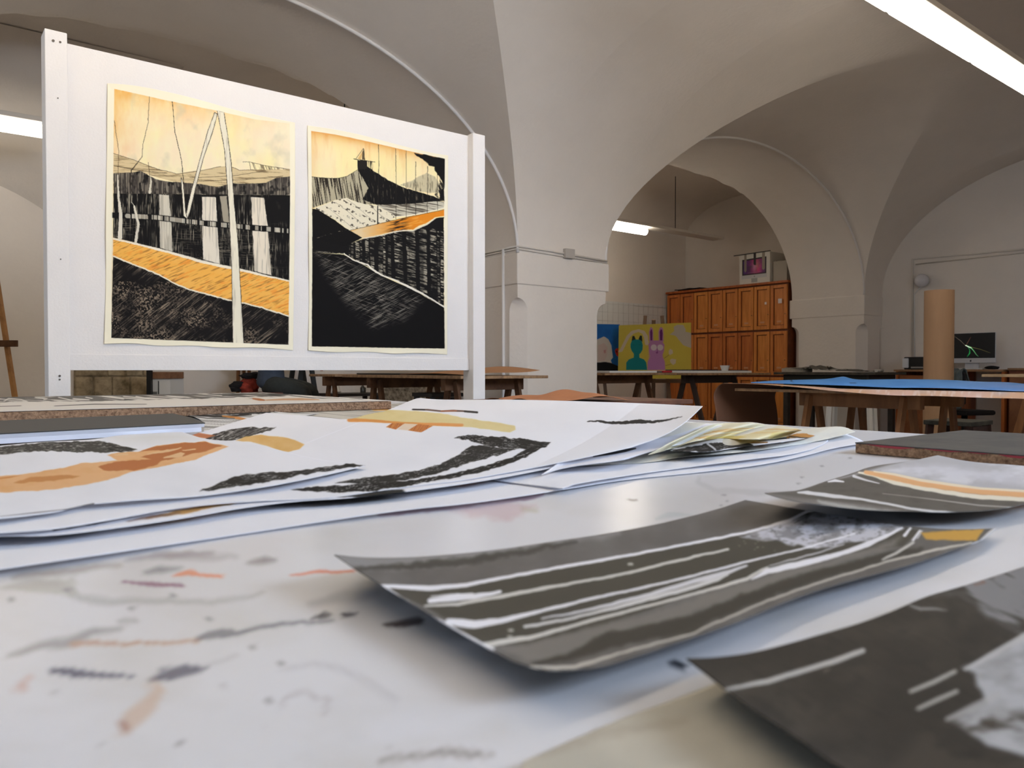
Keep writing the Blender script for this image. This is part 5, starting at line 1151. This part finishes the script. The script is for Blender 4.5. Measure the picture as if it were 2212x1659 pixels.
def pYel(C):
    C.T = (1300, 640, 7.54); C.x = (C.px-1300)*7.54; C.y = (C.py-640)*7.54; X, Y = C.x, C.y
    C.c[:] = np.array((204, 184, 78)); C.mix(np.clip(fbm(X*.01, Y*.01, 3)-.4, 0, 1), (194, 168, 70), .6)
    cr = (206, 190, 164)
    C.line([(270, 905), (320, 880), (370, 780), (430, 660), (500, 590), (600, 560), (680, 590), (720, 660), (735, 770)], [20, 50, 48, 52, 54, 44, 56, 64, 60], cr, 1, 5, 3)
    gr = (186, 176, 160)
    C.fill([(1105, 625), (1180, 570), (1170, 500), (1230, 465), (1330, 470), (1365, 540), (1365, 580), (1460, 600), (1460, 845), (1330, 800), (1260, 720), (1200, 640)], gr, 1, 6, 4)
    C.fill([(1095, 950), (1090, 890), (1115, 855), (1155, 880), (1160, 930), (1120, 955)], cr, 1, 6, 3); C.fill([(1110, 1040), (1140, 1015), (1210, 1030), (1205, 1090), (1160, 1120), (1120, 1080)], cr, 1, 6, 3)
    C.line([(1020, 1010), (1095, 955)], 7, (120, 100, 60), .9); C.line([(1040, 1130), (1130, 1105)], 7, (120, 100, 60), .9)
    te = (26, 128, 130); dk = (36, 48, 44)
    C.fill([(487, 730), (500, 650), (530, 645), (555, 705)], dk, 1, 4); C.fill([(600, 700), (625, 640), (655, 645), (664, 740)], dk, 1, 4)
    C.fill([(470, 780), (490, 725), (540, 705), (610, 705), (655, 735), (670, 800), (665, 870), (635, 925), (612, 945), (615, 1000), (690, 1030), (725, 1080), (740, 1200), (400, 1200), (400, 1080), (440, 1030), (520, 1000), (525, 940), (490, 890), (470, 840)], te, 1, 5, 2)
    C.line([(500, 790), (535, 795)], 5, (18, 96, 100), .8); C.line([(600, 795), (635, 790)], 5, (18, 96, 100), .8)
    pu = (180, 126, 168); dp = (102, 44, 104)
    for a, b in ((770, 840), (925, 1005)):
        C.fill([(a+5, 740), (a, 580), (a+20, 515), (b-35, 500), (b-5, 530), (b+2, 740)], pu, 1, 6, 2); C.fill([(a+25, 720), (a+18, 580), (a+35, 540), (b-22, 545), (b-14, 600), (b-18, 720)], dp, 1, 5, 2)
    C.fill([(760, 780), (800, 725), (890, 720), (980, 725), (1020, 790), (1015, 880), (990, 950), (995, 1000), (1025, 1060), (1032, 1200), (745, 1200), (750, 1060), (790, 990), (770, 900)], pu, 1, 6, 2)
    C.mix(C.mask([(770, 860), (1010, 880), (990, 960), (1030, 1100), (1030, 1200), (745, 1200), (760, 1050)], 30), (190, 130, 190), .5)
    for a in (848, 952):
        C.fill([(a+50*math.cos(k*math.pi/8), 835+50*math.sin(k*math.pi/8)) for k in range(16)], (214, 196, 200), 1, 5)
    C.line([(902, 820), (905, 890)], 5, (70, 40, 70), .8); C.fill([(880, 915), (905, 890), (920, 905), (915, 930), (885, 935)], (146, 84, 140), 1, 4)
canvas('painting', [(1337, 703), (1493, 697), (1493, 818), (1335, 818)], (9.55, 9.35), pYel, 'yellow painting with a teal cat-eared figure and a lilac rabbit, behind the table')
def pBl(C):
    C.x = (C.px-1300)*7.54; C.y = (C.py-640)*7.54
    C.c[:] = np.array((38, 110, 190)); C.mix(np.clip(fbm(C.x*.01, C.y*.01, 5)-.4, 0, 1), (30, 84, 160), .8)
    C.fill([(-200, 900), (-100, 720), (40, 655), (110, 700), (160, 800), (185, 1000), (150, 1040), (170, 1100), (60, 1075), (0, 1100), (-200, 1100)], (214, 204, 192), 1, 5, 2)
    C.fill([(-60, 800), (40, 760), (95, 830), (90, 950), (50, 1050), (-60, 1060)], (214, 192, 180), 1, 10); C.fill([(30, 880), (70, 870), (68, 925), (40, 930)], (196, 130, 126), .7, 10)
    C.fill([(-200, 1090), (60, 1070), (150, 1085), (300, 1150), (300, 1400), (-200, 1400)], (24, 22, 24), 1, 5)
    C.fill([(215, 880), (240, 850), (300, 840), (300, 990), (250, 975), (225, 930)], (210, 60, 44), 1, 4); C.fill([(230, 900), (250, 885), (255, 920)], (30, 20, 20), 1, 4)
canvas('painting', [(1236, 699), (1339, 701), (1338, 818), (1236, 818)], (9.9, 9.75), pBl, 'blue painting of a pale-haired head, half hidden behind the near column', n=120, m=140)
def easel2(label, x0, x1, ytop, depth, ybar):
    gy = 800+HC*FP/depth
    return easel(label, [(x0+6, ytop, x0-16, gy), (x1-2, ytop, x1+22, gy)], depth, ybar, (x0-40, x1+45), mat('easel_grey', (134, 108, 88), .7), None, .05)
easel2('grey-brown easel holding the yellow painting', 1388, 1432, 682, 9.75, 823)
easel2('grey-brown easel holding the blue painting, mostly behind the column', 1262, 1296, 705, 10.05, 823)
# gridded white panel on the back wall
a = at_v(1250, 660, V3-.02); b = at_v(1440, 654, V3-.02)
t = thing('wire_grid_panel', 'white panel with a thin square wire grid on the wall above the paintings', 'wall panel', ((a[0]+b[0])/2, V3-.02, 1.9))
bm = B(); box(bm, a[0], b[0], V3-.018, V3-.001, 1.35, 1.96); obj('backing', bm, mat('panel_grey', (216, 216, 212), .7), t)
bm = B(); x = a[0]+.03
while x < b[0]: tube(bm, [(x, V3-.024, 1.36), (x, V3-.024, 1.95)], .0013, 4); x += .115
for z in (1.40, 1.53, 1.66, 1.79, 1.92): tube(bm, [(a[0], V3-.024, z), (b[0], V3-.024, z)], .0014, 4)
o_ = obj('wire_grid', bm, mat('wire_grey', (160, 158, 154), .5), t); o_['kind'] = 'stuff'

# -- the orange wooden cabinet with its doors
CU, CV0, CV1, CH = 9.80, 6.12, 8.30, 2.14
t = thing('locker_cabinet', 'tall orange wooden cabinet with three rows of panelled doors', 'cabinet', ((CU+10.3)/2, (CV0+CV1)/2, 0))
bm = B(); box(bm, CU+.012, 10.3, CV0, CV1, .08, CH); obj('carcass', bm, mat('dark_orange_wood', (120, 62, 28), .5, rgb2=(92, 44, 20), nscale=8), t)
bm = B(); box(bm, CU-.035, 10.31, CV0-.02, CV1+.02, CH, CH+.035); obj('cornice', bm, ORANGEW, t, bevel=.008)
bm = B(); box(bm, CU+.03, 10.28, CV0+.02, CV1-.02, 0, .08); obj('plinth', bm, mat('pale_plinth', (200, 190, 178), .6), t)
dw = (CV1-CV0)/8; WV = [mat('orange_wood_%d' % k, c1, .42, rgb2=c2, nscale=7, stretch=(3, 3, .35), spec=.4) for k, (c1, c2) in enumerate((((216, 136, 66), (190, 110, 48)), ((202, 118, 56), (172, 92, 42)), ((222, 144, 68), (194, 116, 48))))]
for r_, (z0, z1) in enumerate(((.10, .80), (.83, 1.46), (1.49, 2.12))):
    for c_ in range(8):
        v0 = CV0+dw*c_+.006; v1 = v0+dw-.012; wm = WV[R.randrange(3)]
        bm = B(); fr = .045
        box(bm, CU+.004, CU+.012, v0+fr-.004, v1-fr+.004, z0+fr, z1-fr)
        for a in ((v0, v0+fr, z0, z1), (v1-fr, v1, z0, z1), (v0+fr, v1-fr, z0, z0+fr+.01), (v0+fr, v1-fr, z1-fr, z1)): box(bm, CU-.020, CU+.0115, *a)
        d = obj('door', bm, wm, t, bevel=.005)
        bm = B()
        for a in ((v0+fr, v0+fr+.007, z0+fr+.01, z1-fr), (v1-fr-.007, v1-fr, z0+fr+.01, z1-fr), (v0+fr+.007, v1-fr-.007, z1-fr-.007, z1-fr), (v0+fr+.007, v1-fr-.007, z0+fr+.01, z0+fr+.017)): box(bm, CU-.006, CU+.003, *a)
        obj('moulding', bm, mat('moulding_shade', (104, 48, 20), .6), d)  # strips coloured dark to put recess shade around each door panel
        bm = B(); box(bm, CU-.002, CU, (v0+v1)/2-.035, (v0+v1)/2+.035, z0+fr+.05, z0+fr+.075); obj('name_plate', bm, mat('pale_plate', (206, 150, 104), .5), d)
        bm = B(); tube(bm, [(CU-.020, v0+fr/2, (z0+z1)/2-.1), (CU-.032, v0+fr/2, (z0+z1)/2-.1)], .007, 8); obj('knob', bm, mat('brass', (150, 110, 60), .3, metal=.8), d)
LABW = mat('sticker_white', (226, 214, 206), .5)
for px_, py_, s_ in ((1685, 650, .03), (1654, 655, .016)):
    q = at_u(px_, py_, CU-.0205); bm = B(); box(bm, CU-.0225, CU-.0205, q[1]-s_, q[1]+s_, q[2]-s_*1.1, q[2]+s_*1.1); obj('sticker', bm, LABW, t)
# computer carton on the cabinet
zc0 = CH+.036
t = thing('computer_box', 'white computer carton with a purple screen picture, on top of the cabinet', 'box', (10.0, 6.7, zc0))
bm = B(); box(bm, 9.86, 10.22, 6.45, 6.965, zc0, zc0+.45); obj('carton', bm, mat('carton_white', (214, 210, 200), .6), t, bevel=.003)
s = np.linspace(0, 1, 130); vv = 6.965-.515*s; zz = zc0+.45-.45*np.linspace(0, 1, 120)
ZZ, VV = np.meshgrid(zz, vv, indexing='ij'); P = np.stack([np.full_like(ZZ, 9.8585), VV, ZZ], -1); S_, T_ = np.meshgrid(s, np.linspace(0, 1, 120))
C = Canvas(S_*1000, T_*900, (218, 214, 206)); X, Y = C.x, C.y
C.fill([(90, 150), (90, 620), (890, 620), (890, 130)], (24, 18, 28), 1, 4)
m = C.mask([(130, 190), (130, 590), (850, 590), (850, 170)], 6); n = fbm(X*.006, Y*.008, 5)
C.mix(m, np.stack([70+130*np.exp(-((X-560)/260)**2)*n*1.6, 40+70*np.exp(-((X-560)/150)**2-((Y-350)/200)**2), 80+70*n], -1)); C.mix(m*np.exp(-((X-500)/60)**2-((Y-400)/130)**2), (206, 140, 190), .8)
C.fill([(70, 622), (905, 622), (905, 730), (70, 730)], (196, 196, 198), 1, 4); C.fill([(488, 668), (500, 655), (512, 668), (510, 690), (500, 696), (490, 690)], (40, 40, 40), 1, 3)
C.fill([(400, 730), (600, 730), (600, 850), (400, 850)], (164, 164, 164), 1, 4); C.line([(280, 560), (720, 555)], 8, (190, 180, 190), .6)
C.fill([(160, 0), (235, 0), (235, 480), (200, 540), (160, 480)], (140, 128, 118), 1, 3); C.fill([(470, 0), (550, 0), (550, 340), (510, 350), (470, 320)], (34, 24, 30), 1, 3); C.fill([(750, 0), (840, 0), (840, 480), (800, 520), (750, 480)], (150, 138, 124), 1, 3)
grid_mesh('printed_face', P, paint_mat('carton_print', .4, .4), C.c, t, smooth=False)
bm = B(); disc = lambda u, z, r: lathe(bm, [(.001, -.001), (r, -.001), (r, .001), (.001, .001)], (0, 0, 0), 18, Matrix.Translation((u, 6.4485, z)) @ Matrix.Rotation(math.pi/2, 4, 'X'))
disc(10.02, zc0+.26, .033); disc(10.035, zc0+.26, .026)
beam(bm, (10.02, 6.4485, zc0+.30), (10.035, 6.4485, zc0+.325), .002, .014)
disc(10.02, zc0+.06, .022); box(bm, 10.0, 10.04, 6.4478, 6.449, zc0+.10, zc0+.15)
obj('side_logo', bm, mat('logo_grey', (84, 80, 76), .5), t)
bm = B(); beam(bm, (9.855, 6.44, zc0+.458), (9.85, 7.06, zc0+.452), .012, .012); o = obj('black_stick', bm, BLACK); prop(o, 'thin black stick lying along the front top edge of the computer carton', 'stick')
boxat('carton', 9.9, 10.22, 6.2, 6.42, zc0, zc0+.30, mat('carton_grey', (170, 162, 148), .7), 'grey carton on the cabinet, right of the computer carton', 'box')
bm = B(); us_, vs_ = np.meshgrid(np.linspace(9.85, 10.2, 16), np.linspace(7.7, 8.2, 16), indexing='ij'); bm.free()
o = grid_mesh('dark_cloth', np.stack([us_, vs_, zc0+.02+.012*np.sin(us_*30)*np.sin(vs_*20)], -1), BLKC, thick=.015); prop(o, 'dark folded cloth on the far left end of the cabinet top', 'cloth')

# -- dark table with paper heap before the far column
t = thing('old_table', 'dark old table heaped with papers before the far column', 'table', (8.87, 4.86, 0))
bm = B(); box(bm, 8.5, 9.25, 4.22, 5.5, .848, .878); obj('table_top', bm, mat('blackened_top', (56, 50, 42), .6, rgb2=(84, 78, 64), nscale=14), t, bevel=.003)
bm = B(); box(bm, 8.56, 9.19, 4.32, 4.35, .70, .847); obj('apron', bm, DARKW, t)
bm = B(); box(bm, 8.56, 8.59, 4.35, 5.40, .70, .847); obj('apron', bm, mat('black_green', (34, 32, 24), .7), t)
for a in (8.56, 9.13):
    for b in (4.32, 5.34):
        bm = B(); box(bm, a, a+.06, b, b+.06, 0, .70); obj('leg', bm, DARKW, t)
rp = random.Random(9)
PM = [mat('old_paper_%d' % k, c1, .85, noise=.2, nscale=20) for k, c1 in enumerate(((146, 138, 126), (104, 98, 88), (176, 168, 152), (84, 82, 78), (200, 194, 182)))]
for k in range(11):
    cu, cv = 8.60+.45*rp.random(), 4.45+.85*(k+.5)/11; a = rp.uniform(0, 3.1); L, W_ = rp.uniform(.16, .3), rp.uniform(.12, .22)
    s_, t_ = np.meshgrid(np.linspace(-.5, .5, 14), np.linspace(-.5, .5, 14), indexing='ij')
    x = cu+(s_*L)*math.cos(a)-(t_*W_)*math.sin(a); y = cv+(s_*L)*math.sin(a)+(t_*W_)*math.cos(a)
    env = math.exp(-((cv-4.95)/.30)**2)
    z = .884+.006*k*.6+(.045*env)*(.5+.5*np.sin(s_*4+k))*(s_+.5)+.012*np.sin(t_*6+k)**2
    o = grid_mesh('crumpled_sheet', np.stack([x, y, z], -1), PM[k % 5], thick=.002); prop(o, '%s crumpled sheet in the dark table heap, %s' % (('grey-brown', 'dark grey', 'beige', 'blackish', 'pale')[k % 5], ('at its right end', 'second from its right end', 'third from its right end', 'fourth from its right end', 'fifth from its right end', 'in its middle', 'fifth from its left end', 'fourth from its left end', 'third from its left end', 'second from its left end', 'at its left end')[k]), 'paper sheet', 'papers heaped on the dark table')
bm = B(); tube(bm, [(8.62, 4.27, .897), (8.95, 4.36, .897)], .018, 14); o = obj('paper_roll', bm, PM[4]); prop(o, 'pale paper roll at the right end of the dark table', 'paper roll')
boxat('paper_block', 8.55, 8.8, 5.15, 5.42, .8785, .925, PM[2], 'beige block of paper at the left end of the dark table', 'paper block')

# -- desk along the right wall with computer and printer
DT = mat('desk_top', (150, 112, 74), .6, rgb2=(120, 86, 56), nscale=9)
t = thing('desk', 'wooden desk against the right wall carrying printer and computer', 'desk', (9.9, 3.9, 0))
bm = B(); box(bm, 9.52, 10.29, 3.3, 4.50, .885, .91); obj('desk_top', bm, DT, t, bevel=.003)
for a, b in ((3.30, 3.33), (4.46, 4.49), (3.86, 3.89)):
    bm = B(); box(bm, 9.56, 10.28, a, b, 0, .885); obj('side_panel', bm, ORANGEW, t)
bm = B(); box(bm, 9.575, 9.60, 3.90, 4.455, .06, .84); d = obj('door', bm, mat('desk_door', (160, 98, 52), .5, rgb2=(134, 76, 38), nscale=6), t, bevel=.003)
bm = B(); tube(bm, [(9.575, 3.95, .5), (9.555, 3.95, .5)], .01, 8); obj('knob', bm, BLACKM, d)
t = thing('printer', 'black printer with a white end on the desk, left of the cardboard tube', 'printer', (9.87, 4.3, .911))
bm = B(); box(bm, 9.72, 10.08, 4.08, 4.47, .911, 1.065); obj('housing', bm, mat('printer_black', (20, 20, 22), .25), t, bevel=.01)
bm = B(); box(bm, 9.712, 9.95, 4.41, 4.485, .93, 1.05); obj('end_cap', bm, mat('printer_white', (206, 208, 212), .4), t, bevel=.008)
bm = B(); box(bm, 9.711, 9.73, 4.12, 4.38, .925, .945); obj('paper_slot', bm, GREYW, t)
bm = B(); tube(bm, [(9.9, 4.16, 1.066), (9.9, 4.10, 1.19)], .009, 8); o = obj('marker_pen', bm, BLACK); prop(o, 'black pen standing upright on the printer', 'pen')
t = thing('desktop_computer', 'desktop computer with a black screen showing a coloured light burst', 'computer', (9.95, 3.8, .911))
sv0, sv1 = 3.53, 4.06
bm = B(); box(bm, 9.95, 9.975, sv0, sv1, .986, 1.345); obj('housing', bm, mat('alu', (196, 196, 198), .35, metal=.2), t, bevel=.006)
P_, V_ = np.meshgrid(np.linspace(0, 1, 150), np.linspace(0, 1, 220), indexing='ij')
P = np.stack([np.full_like(P_, 9.9485), sv1-.004-(sv1-sv0-.008)*V_, 1.341-.296*P_], -1)
X0, Y0 = V_*1000, P_*600; C = Canvas(X0, Y0, (3, 4, 5))
C.line([(150, 60), (280, 170), (395, 300)], [3, 8, 6], (150, 130, 110), .8, 14); C.line([(500, 90), (450, 190), (400, 290)], [3, 8, 8], (150, 90, 70), .8, 14)
C.line([(400, 290), (470, 330), (560, 350), (700, 390), (900, 480)], [8, 10, 8, 6, 3], (150, 140, 70), .8, 14); C.line([(400, 290), (500, 340), (560, 420), (620, 520), (660, 560)], [20, 26, 16, 10, 4], (110, 190, 120), .9, 16)
C.line([(440, 320), (480, 400), (480, 480), (430, 560)], [16, 14, 26, 10], (30, 150, 70), .9, 18); C.line([(390, 290), (450, 325), (510, 360)], [14, 18, 8], (240, 236, 220), .95, 14)
sm_ = bpy.data.materials.new('screen_picture'); sm_.use_nodes = True; nn = sm_.node_tree.nodes; at_ = nn.new('ShaderNodeAttribute'); at_.attribute_name = 'Col'
bs = nn['Principled BSDF']; bs.inputs['Base Color'].default_value = (.005, .005, .005, 1); bs.inputs['Roughness'].default_value = .25; bs.inputs['Emission Strength'].default_value = 1.2
sm_.node_tree.links.new(at_.outputs['Color'], bs.inputs['Emission Color'])
grid_mesh('screen', P, sm_, C.c, t, smooth=False)
bm = B(); v_ = (sv0+sv1)/2; lathe(bm, [(.001, -.0008), (.009, -.0008), (.009, .0008), (.001, .0008)], (0, 0, 0), 14, Matrix.Translation((9.9485, v_, 1.012)) @ Matrix.Rotation(math.pi/2, 4, 'Y')); beam(bm, (9.9485, v_-.001, 1.022), (9.9485, v_-.005, 1.03), .003, .004)
obj('logo', bm, BLACK, t)
bm = B(); box(bm, 9.98, 10.0, 3.72, 3.87, .913, 1.10); box(bm, 9.93, 10.1, 3.70, 3.89, .911, .918); obj('stand', bm, mat('alu', (196, 196, 198), .35), t, bevel=.002)
boxat('keyboard', 9.66, 9.78, 3.56, 3.92, .9105, .922, mat('key_white', (196, 196, 192), .5), 'pale keyboard on the desk before the computer', 'keyboard')
lump('computer_mouse', [(9.68, 3.47, .93, .05, .07, .02)], BLACK, 'black crumpled pouch on the desk, right of the keyboard', 'pouch', 7)
# desk chair with a jacket over its back
c = at_d(2084, 850, 8.0)
M = RZ(-20, (c[0], c[1], 0)); t = thing('desk_chair', 'dark desk chair pulled up to the desk, behind the cardboard tube', 'chair', (c[0], c[1], 0))
bm = B(); box(bm, -.2, .2, -.2, .2, .44, .49, M); obj('seat', bm, BLKC, t, bevel=.02)
bm = B(); box(bm, -.21, -.17, -.17, .17, .55, .88, M); obj('backrest', bm, BLKC, t, bevel=.015)
bm = B(); box(bm, -.20, -.18, -.03, .03, .45, .56, M); obj('back_support', bm, BLACKM, t)
bm = B(); tube(bm, [M @ Vector((0, 0, .44)), M @ Vector((0, 0, .08))], .03, 10); obj('column', bm, BLACKM, t)
for k in range(5):
    a = k*2*math.pi/5; bm = B(); beam(bm, M @ Vector((0, 0, .09)), M @ Vector((.26*math.cos(a), .26*math.sin(a), .035)), .03, .025); obj('leg', bm, BLACKM, t)
s_, t_ = np.meshgrid(np.linspace(-1, 1, 40), np.linspace(-1, 1, 50), indexing='ij')
yy = s_*.15*(1+.25*np.abs(t_)); ang = t_
xx = np.where(t_ < 0, -.235-.02*(-t_), -.145+.02*t_)*1.0; xx = np.where(np.abs(t_) < .12, -.19+.045*(t_/.12), xx)
zz = .91-np.maximum(0, np.abs(t_)-.06)*.42*np.where(t_ < 0, 1.0, .6)-.012*np.cos(s_*9); xx = xx+.012*np.sin(s_*14+t_*3)*np.sign(t_+1e-9)
Pj = np.stack([xx, yy, zz], -1); Mn = np.array(M); Pj = Pj@Mn[:3, :3].T+Mn[:3, 3]
o = grid_mesh('jacket', Pj, mat('grey_jacket', (92, 100, 100), .9, noise=.3, nscale=20), thick=.012); prop(o, 'grey-green jacket draped over the back of the desk chair', 'jacket')
# wooden cupboards right of the desk
t = thing('wooden_cupboard', 'orange-brown low cupboard along the right wall, right of the computer', 'cupboard', (9.9, 2.5, 0))
bm = B(); box(bm, 9.6, 10.29, 1.7, 3.27, .05, .90); obj('carcass', bm, mat('dark_orange_wood', (120, 62, 28), .5), t)
bm = B(); box(bm, 9.58, 10.29, 1.68, 3.28, .90, .925); obj('counter', bm, DT, t, bevel=.004)
bm = B(); box(bm, 9.64, 10.27, 1.72, 3.25, 0, .05); obj('plinth', bm, DARKW, t)
for k in range(3):
    a = 1.72+.52*k; bm = B(); box(bm, 9.585, 9.6, a, a+.50, .08, .87); d = obj('door', bm, mat('cupboard_wood', (140, 90, 54), .55, rgb2=(118, 72, 42), nscale=5), t, bevel=.003)
    bm = B(); tube(bm, [(9.585, a+.05, .5), (9.565, a+.05, .5)], .01, 8); obj('knob', bm, BLACKM, d)
# table at the right edge
table('tabletop_board', 6.9, 8.3, 1.3, 2.55, .868, mat('pale_table_top', (206, 180, 144), .6, rgb2=(180, 152, 116), nscale=8), 'pale table top at the right edge, right of the cardboard tube')
trestle('trestle', 7.0, 8.2, 2.2, .845, WOOD, 'wooden trestle under the pale table top at the right edge', None)
# -- big cardboard tube
TC = (6.87, 2.87)
t = thing('cardboard_tube', 'thick tall brown cardboard tube standing upright on the floor', 'cardboard tube', (*TC, 0))
bm = B(); r1, r0, h = .114, .104, HC+172/1660*6.5
lathe(bm, [(r0, 0), (r1, 0), (r1, h), (r0, h), (r0, 0)], (*TC, .0), 48)
obj('tube_wall', bm, mat('tube_kraft', (186, 150, 116), .8, noise=.06, nscale=30, stretch=(1, 1, .15)), t, smooth=40)
# -- stool with stained top
stool('low paint-stained stool with a grey-green top, before the cardboard tube', 5.575, 2.2, .565, .35, mat('stained_top', (92, 92, 84), .6, rgb2=(60, 62, 56), nscale=14), mat('red_brown', (84, 50, 42), .55, rgb2=(56, 36, 32), nscale=20), d_=.30, lw=.04)
# white plastic stool
stool('white stool with slim legs behind the blue paper table', 6.25, 3.3, .70, .36, WHITEM, WHITEM, name='white_stool', lw=.03, rail=False, rot=20)

# -- table with blue and kraft paper
table('tabletop_board', 4.2, 5.15, .3, 3.0, .785, TOPW, 'wooden table top under the long blue paper on the right', th=.018)
trestle('trestle', 1.93, 2.66, 4.42, .766, WOOD, 'pinkish wooden trestle under the near edge of the blue paper table', 'trestles under the blue paper', axis='v', bh=.085)
trestle('trestle', 1.93, 2.66, 4.95, .766, WOOD, 'pinkish wooden trestle under the far edge of the blue paper table', 'trestles under the blue paper', axis='v', spread=.2)
trestle('trestle', .4, 1.1, 4.65, .766, WOOD, 'wooden trestle under the hidden right end of the blue paper table', None, axis='v')
near = [(1565, 828), (1620, 829), (1680, 833), (1740, 838), (1790, 844), (1850, 849), (1930, 855), (2000, 855), (2060, 857), (2130, 860), (2212, 861), (2420, 872)]
m_, n_ = 220, 40; s = np.linspace(0, 1, m_); e = poly_at(smoothp(near), s); Pn = at_u(e[:, 0], e[:, 1], 4.15)
Pf = Pn.copy(); Pf[:, 0] = 4.85; Pf[:, 2] = np.maximum(.791, Pn[:, 2]*.25+.75*.792)
t_ = np.linspace(0, 1, n_)[:, None, None]; Pm = (1-t_)*Pn[None]+t_*Pf[None]
Pm[..., 2] = np.where(Pm[..., 0] > 4.195, np.maximum(Pm[..., 2], .7895), Pm[..., 2])
# the end of the sheet rolls over the table end and hangs down
prof = [(0, 0)]; v_, z_, a_ = 0.0, 0.0, 0.0
for k in range(40):
    a_ = min(1.80, a_+.16) if k < 12 else max(1.38, a_-.018); v_ += .0145*math.cos(a_); z_ -= .0145*math.sin(a_); prof.append((v_, z_))
prof = np.array(prof)[::-1]
ext = np.stack([Pm[:, :1, :]+np.array([0, dv, dz]) for dv, dz in prof[:-1]], 1)[:, :, 0]
full = np.concatenate([ext, Pm], 1); px, py = project(full)
C = Canvas(px, py, (206, 166, 134)); X, Y = C.x, C.y
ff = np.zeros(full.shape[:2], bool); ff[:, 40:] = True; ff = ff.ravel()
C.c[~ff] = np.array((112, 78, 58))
C.mix(ff*np.clip((X-1680)/150, 0, 1)*np.clip((fbm(X*.02, Y*.1, 3)-.25)*3, 0, 1), (214, 182, 172), .8)
C.mix(ff*np.clip((fbm(X*.01, Y*.12, 7)-.5)*6, 0, 1)*(X > 1740)*(Y < 850), (150, 172, 190), .8); C.mix(ff*(fbm(X*.2, Y*.4, 9) > .62)*(X > 1850), (228, 214, 210), .6)
o = grid_mesh('kraft_sheet', full, paint_mat('kraft_painted', .8, .2), C.c, thick=.0015, flip=True); prop(o, 'long kraft paper sheet under the blue paper, its left end rolled down', 'kraft paper')
top = [(1622, 826), (1680, 822), (1740, 820.5), (1790, 819), (1812, 815), (1824, 813.5), (1836, 818), (1855, 821), (1900, 820), (1960, 819.5), (2050, 821), (2110, 825), (2180, 826), (2212, 830), (2420, 846)]
bot = [(1622, 827.5), (1700, 829), (1800, 832), (1870, 835), (1930, 838), (1990, 837.5), (2050, 839), (2130, 842), (2212, 846), (2420, 858)]
a = poly_at(smoothp(top), s); b = poly_at(smoothp(bot), s); A_ = at_u(a[:, 0], a[:, 1], 5.08); B_ = at_u(b[:, 0], b[:, 1], 4.36)
Pm = t_*A_[None]+(1-t_)*B_[None]; tt = np.linspace(0, 1, n_)[:, None]
Pm[..., 2] += .0
Pm[..., 2] = np.maximum(Pm[..., 2], .7955)
px, py = project(Pm); C = Canvas(px, py, (88, 156, 232)); C.mix(np.clip((C.x-2000)/200, 0, 1), (128, 160, 226), .8); C.mix(np.clip((fbm(C.x*.02, C.y*.2, 4)-.45)*3, 0, 1), (66, 138, 222), .6)
C.line([(1706, 819), (1712, 826)], 2, (20, 40, 80), .9); C.line([(1835, 828), (1850, 828)], 2, (30, 70, 130), .8)
o = grid_mesh('blue_paper', Pm, paint_mat('blue_painted', .6, .3), C.c, thick=.002, flip=True); prop(o, 'long wavy bright blue paper lying on the kraft sheet, right', 'blue paper')
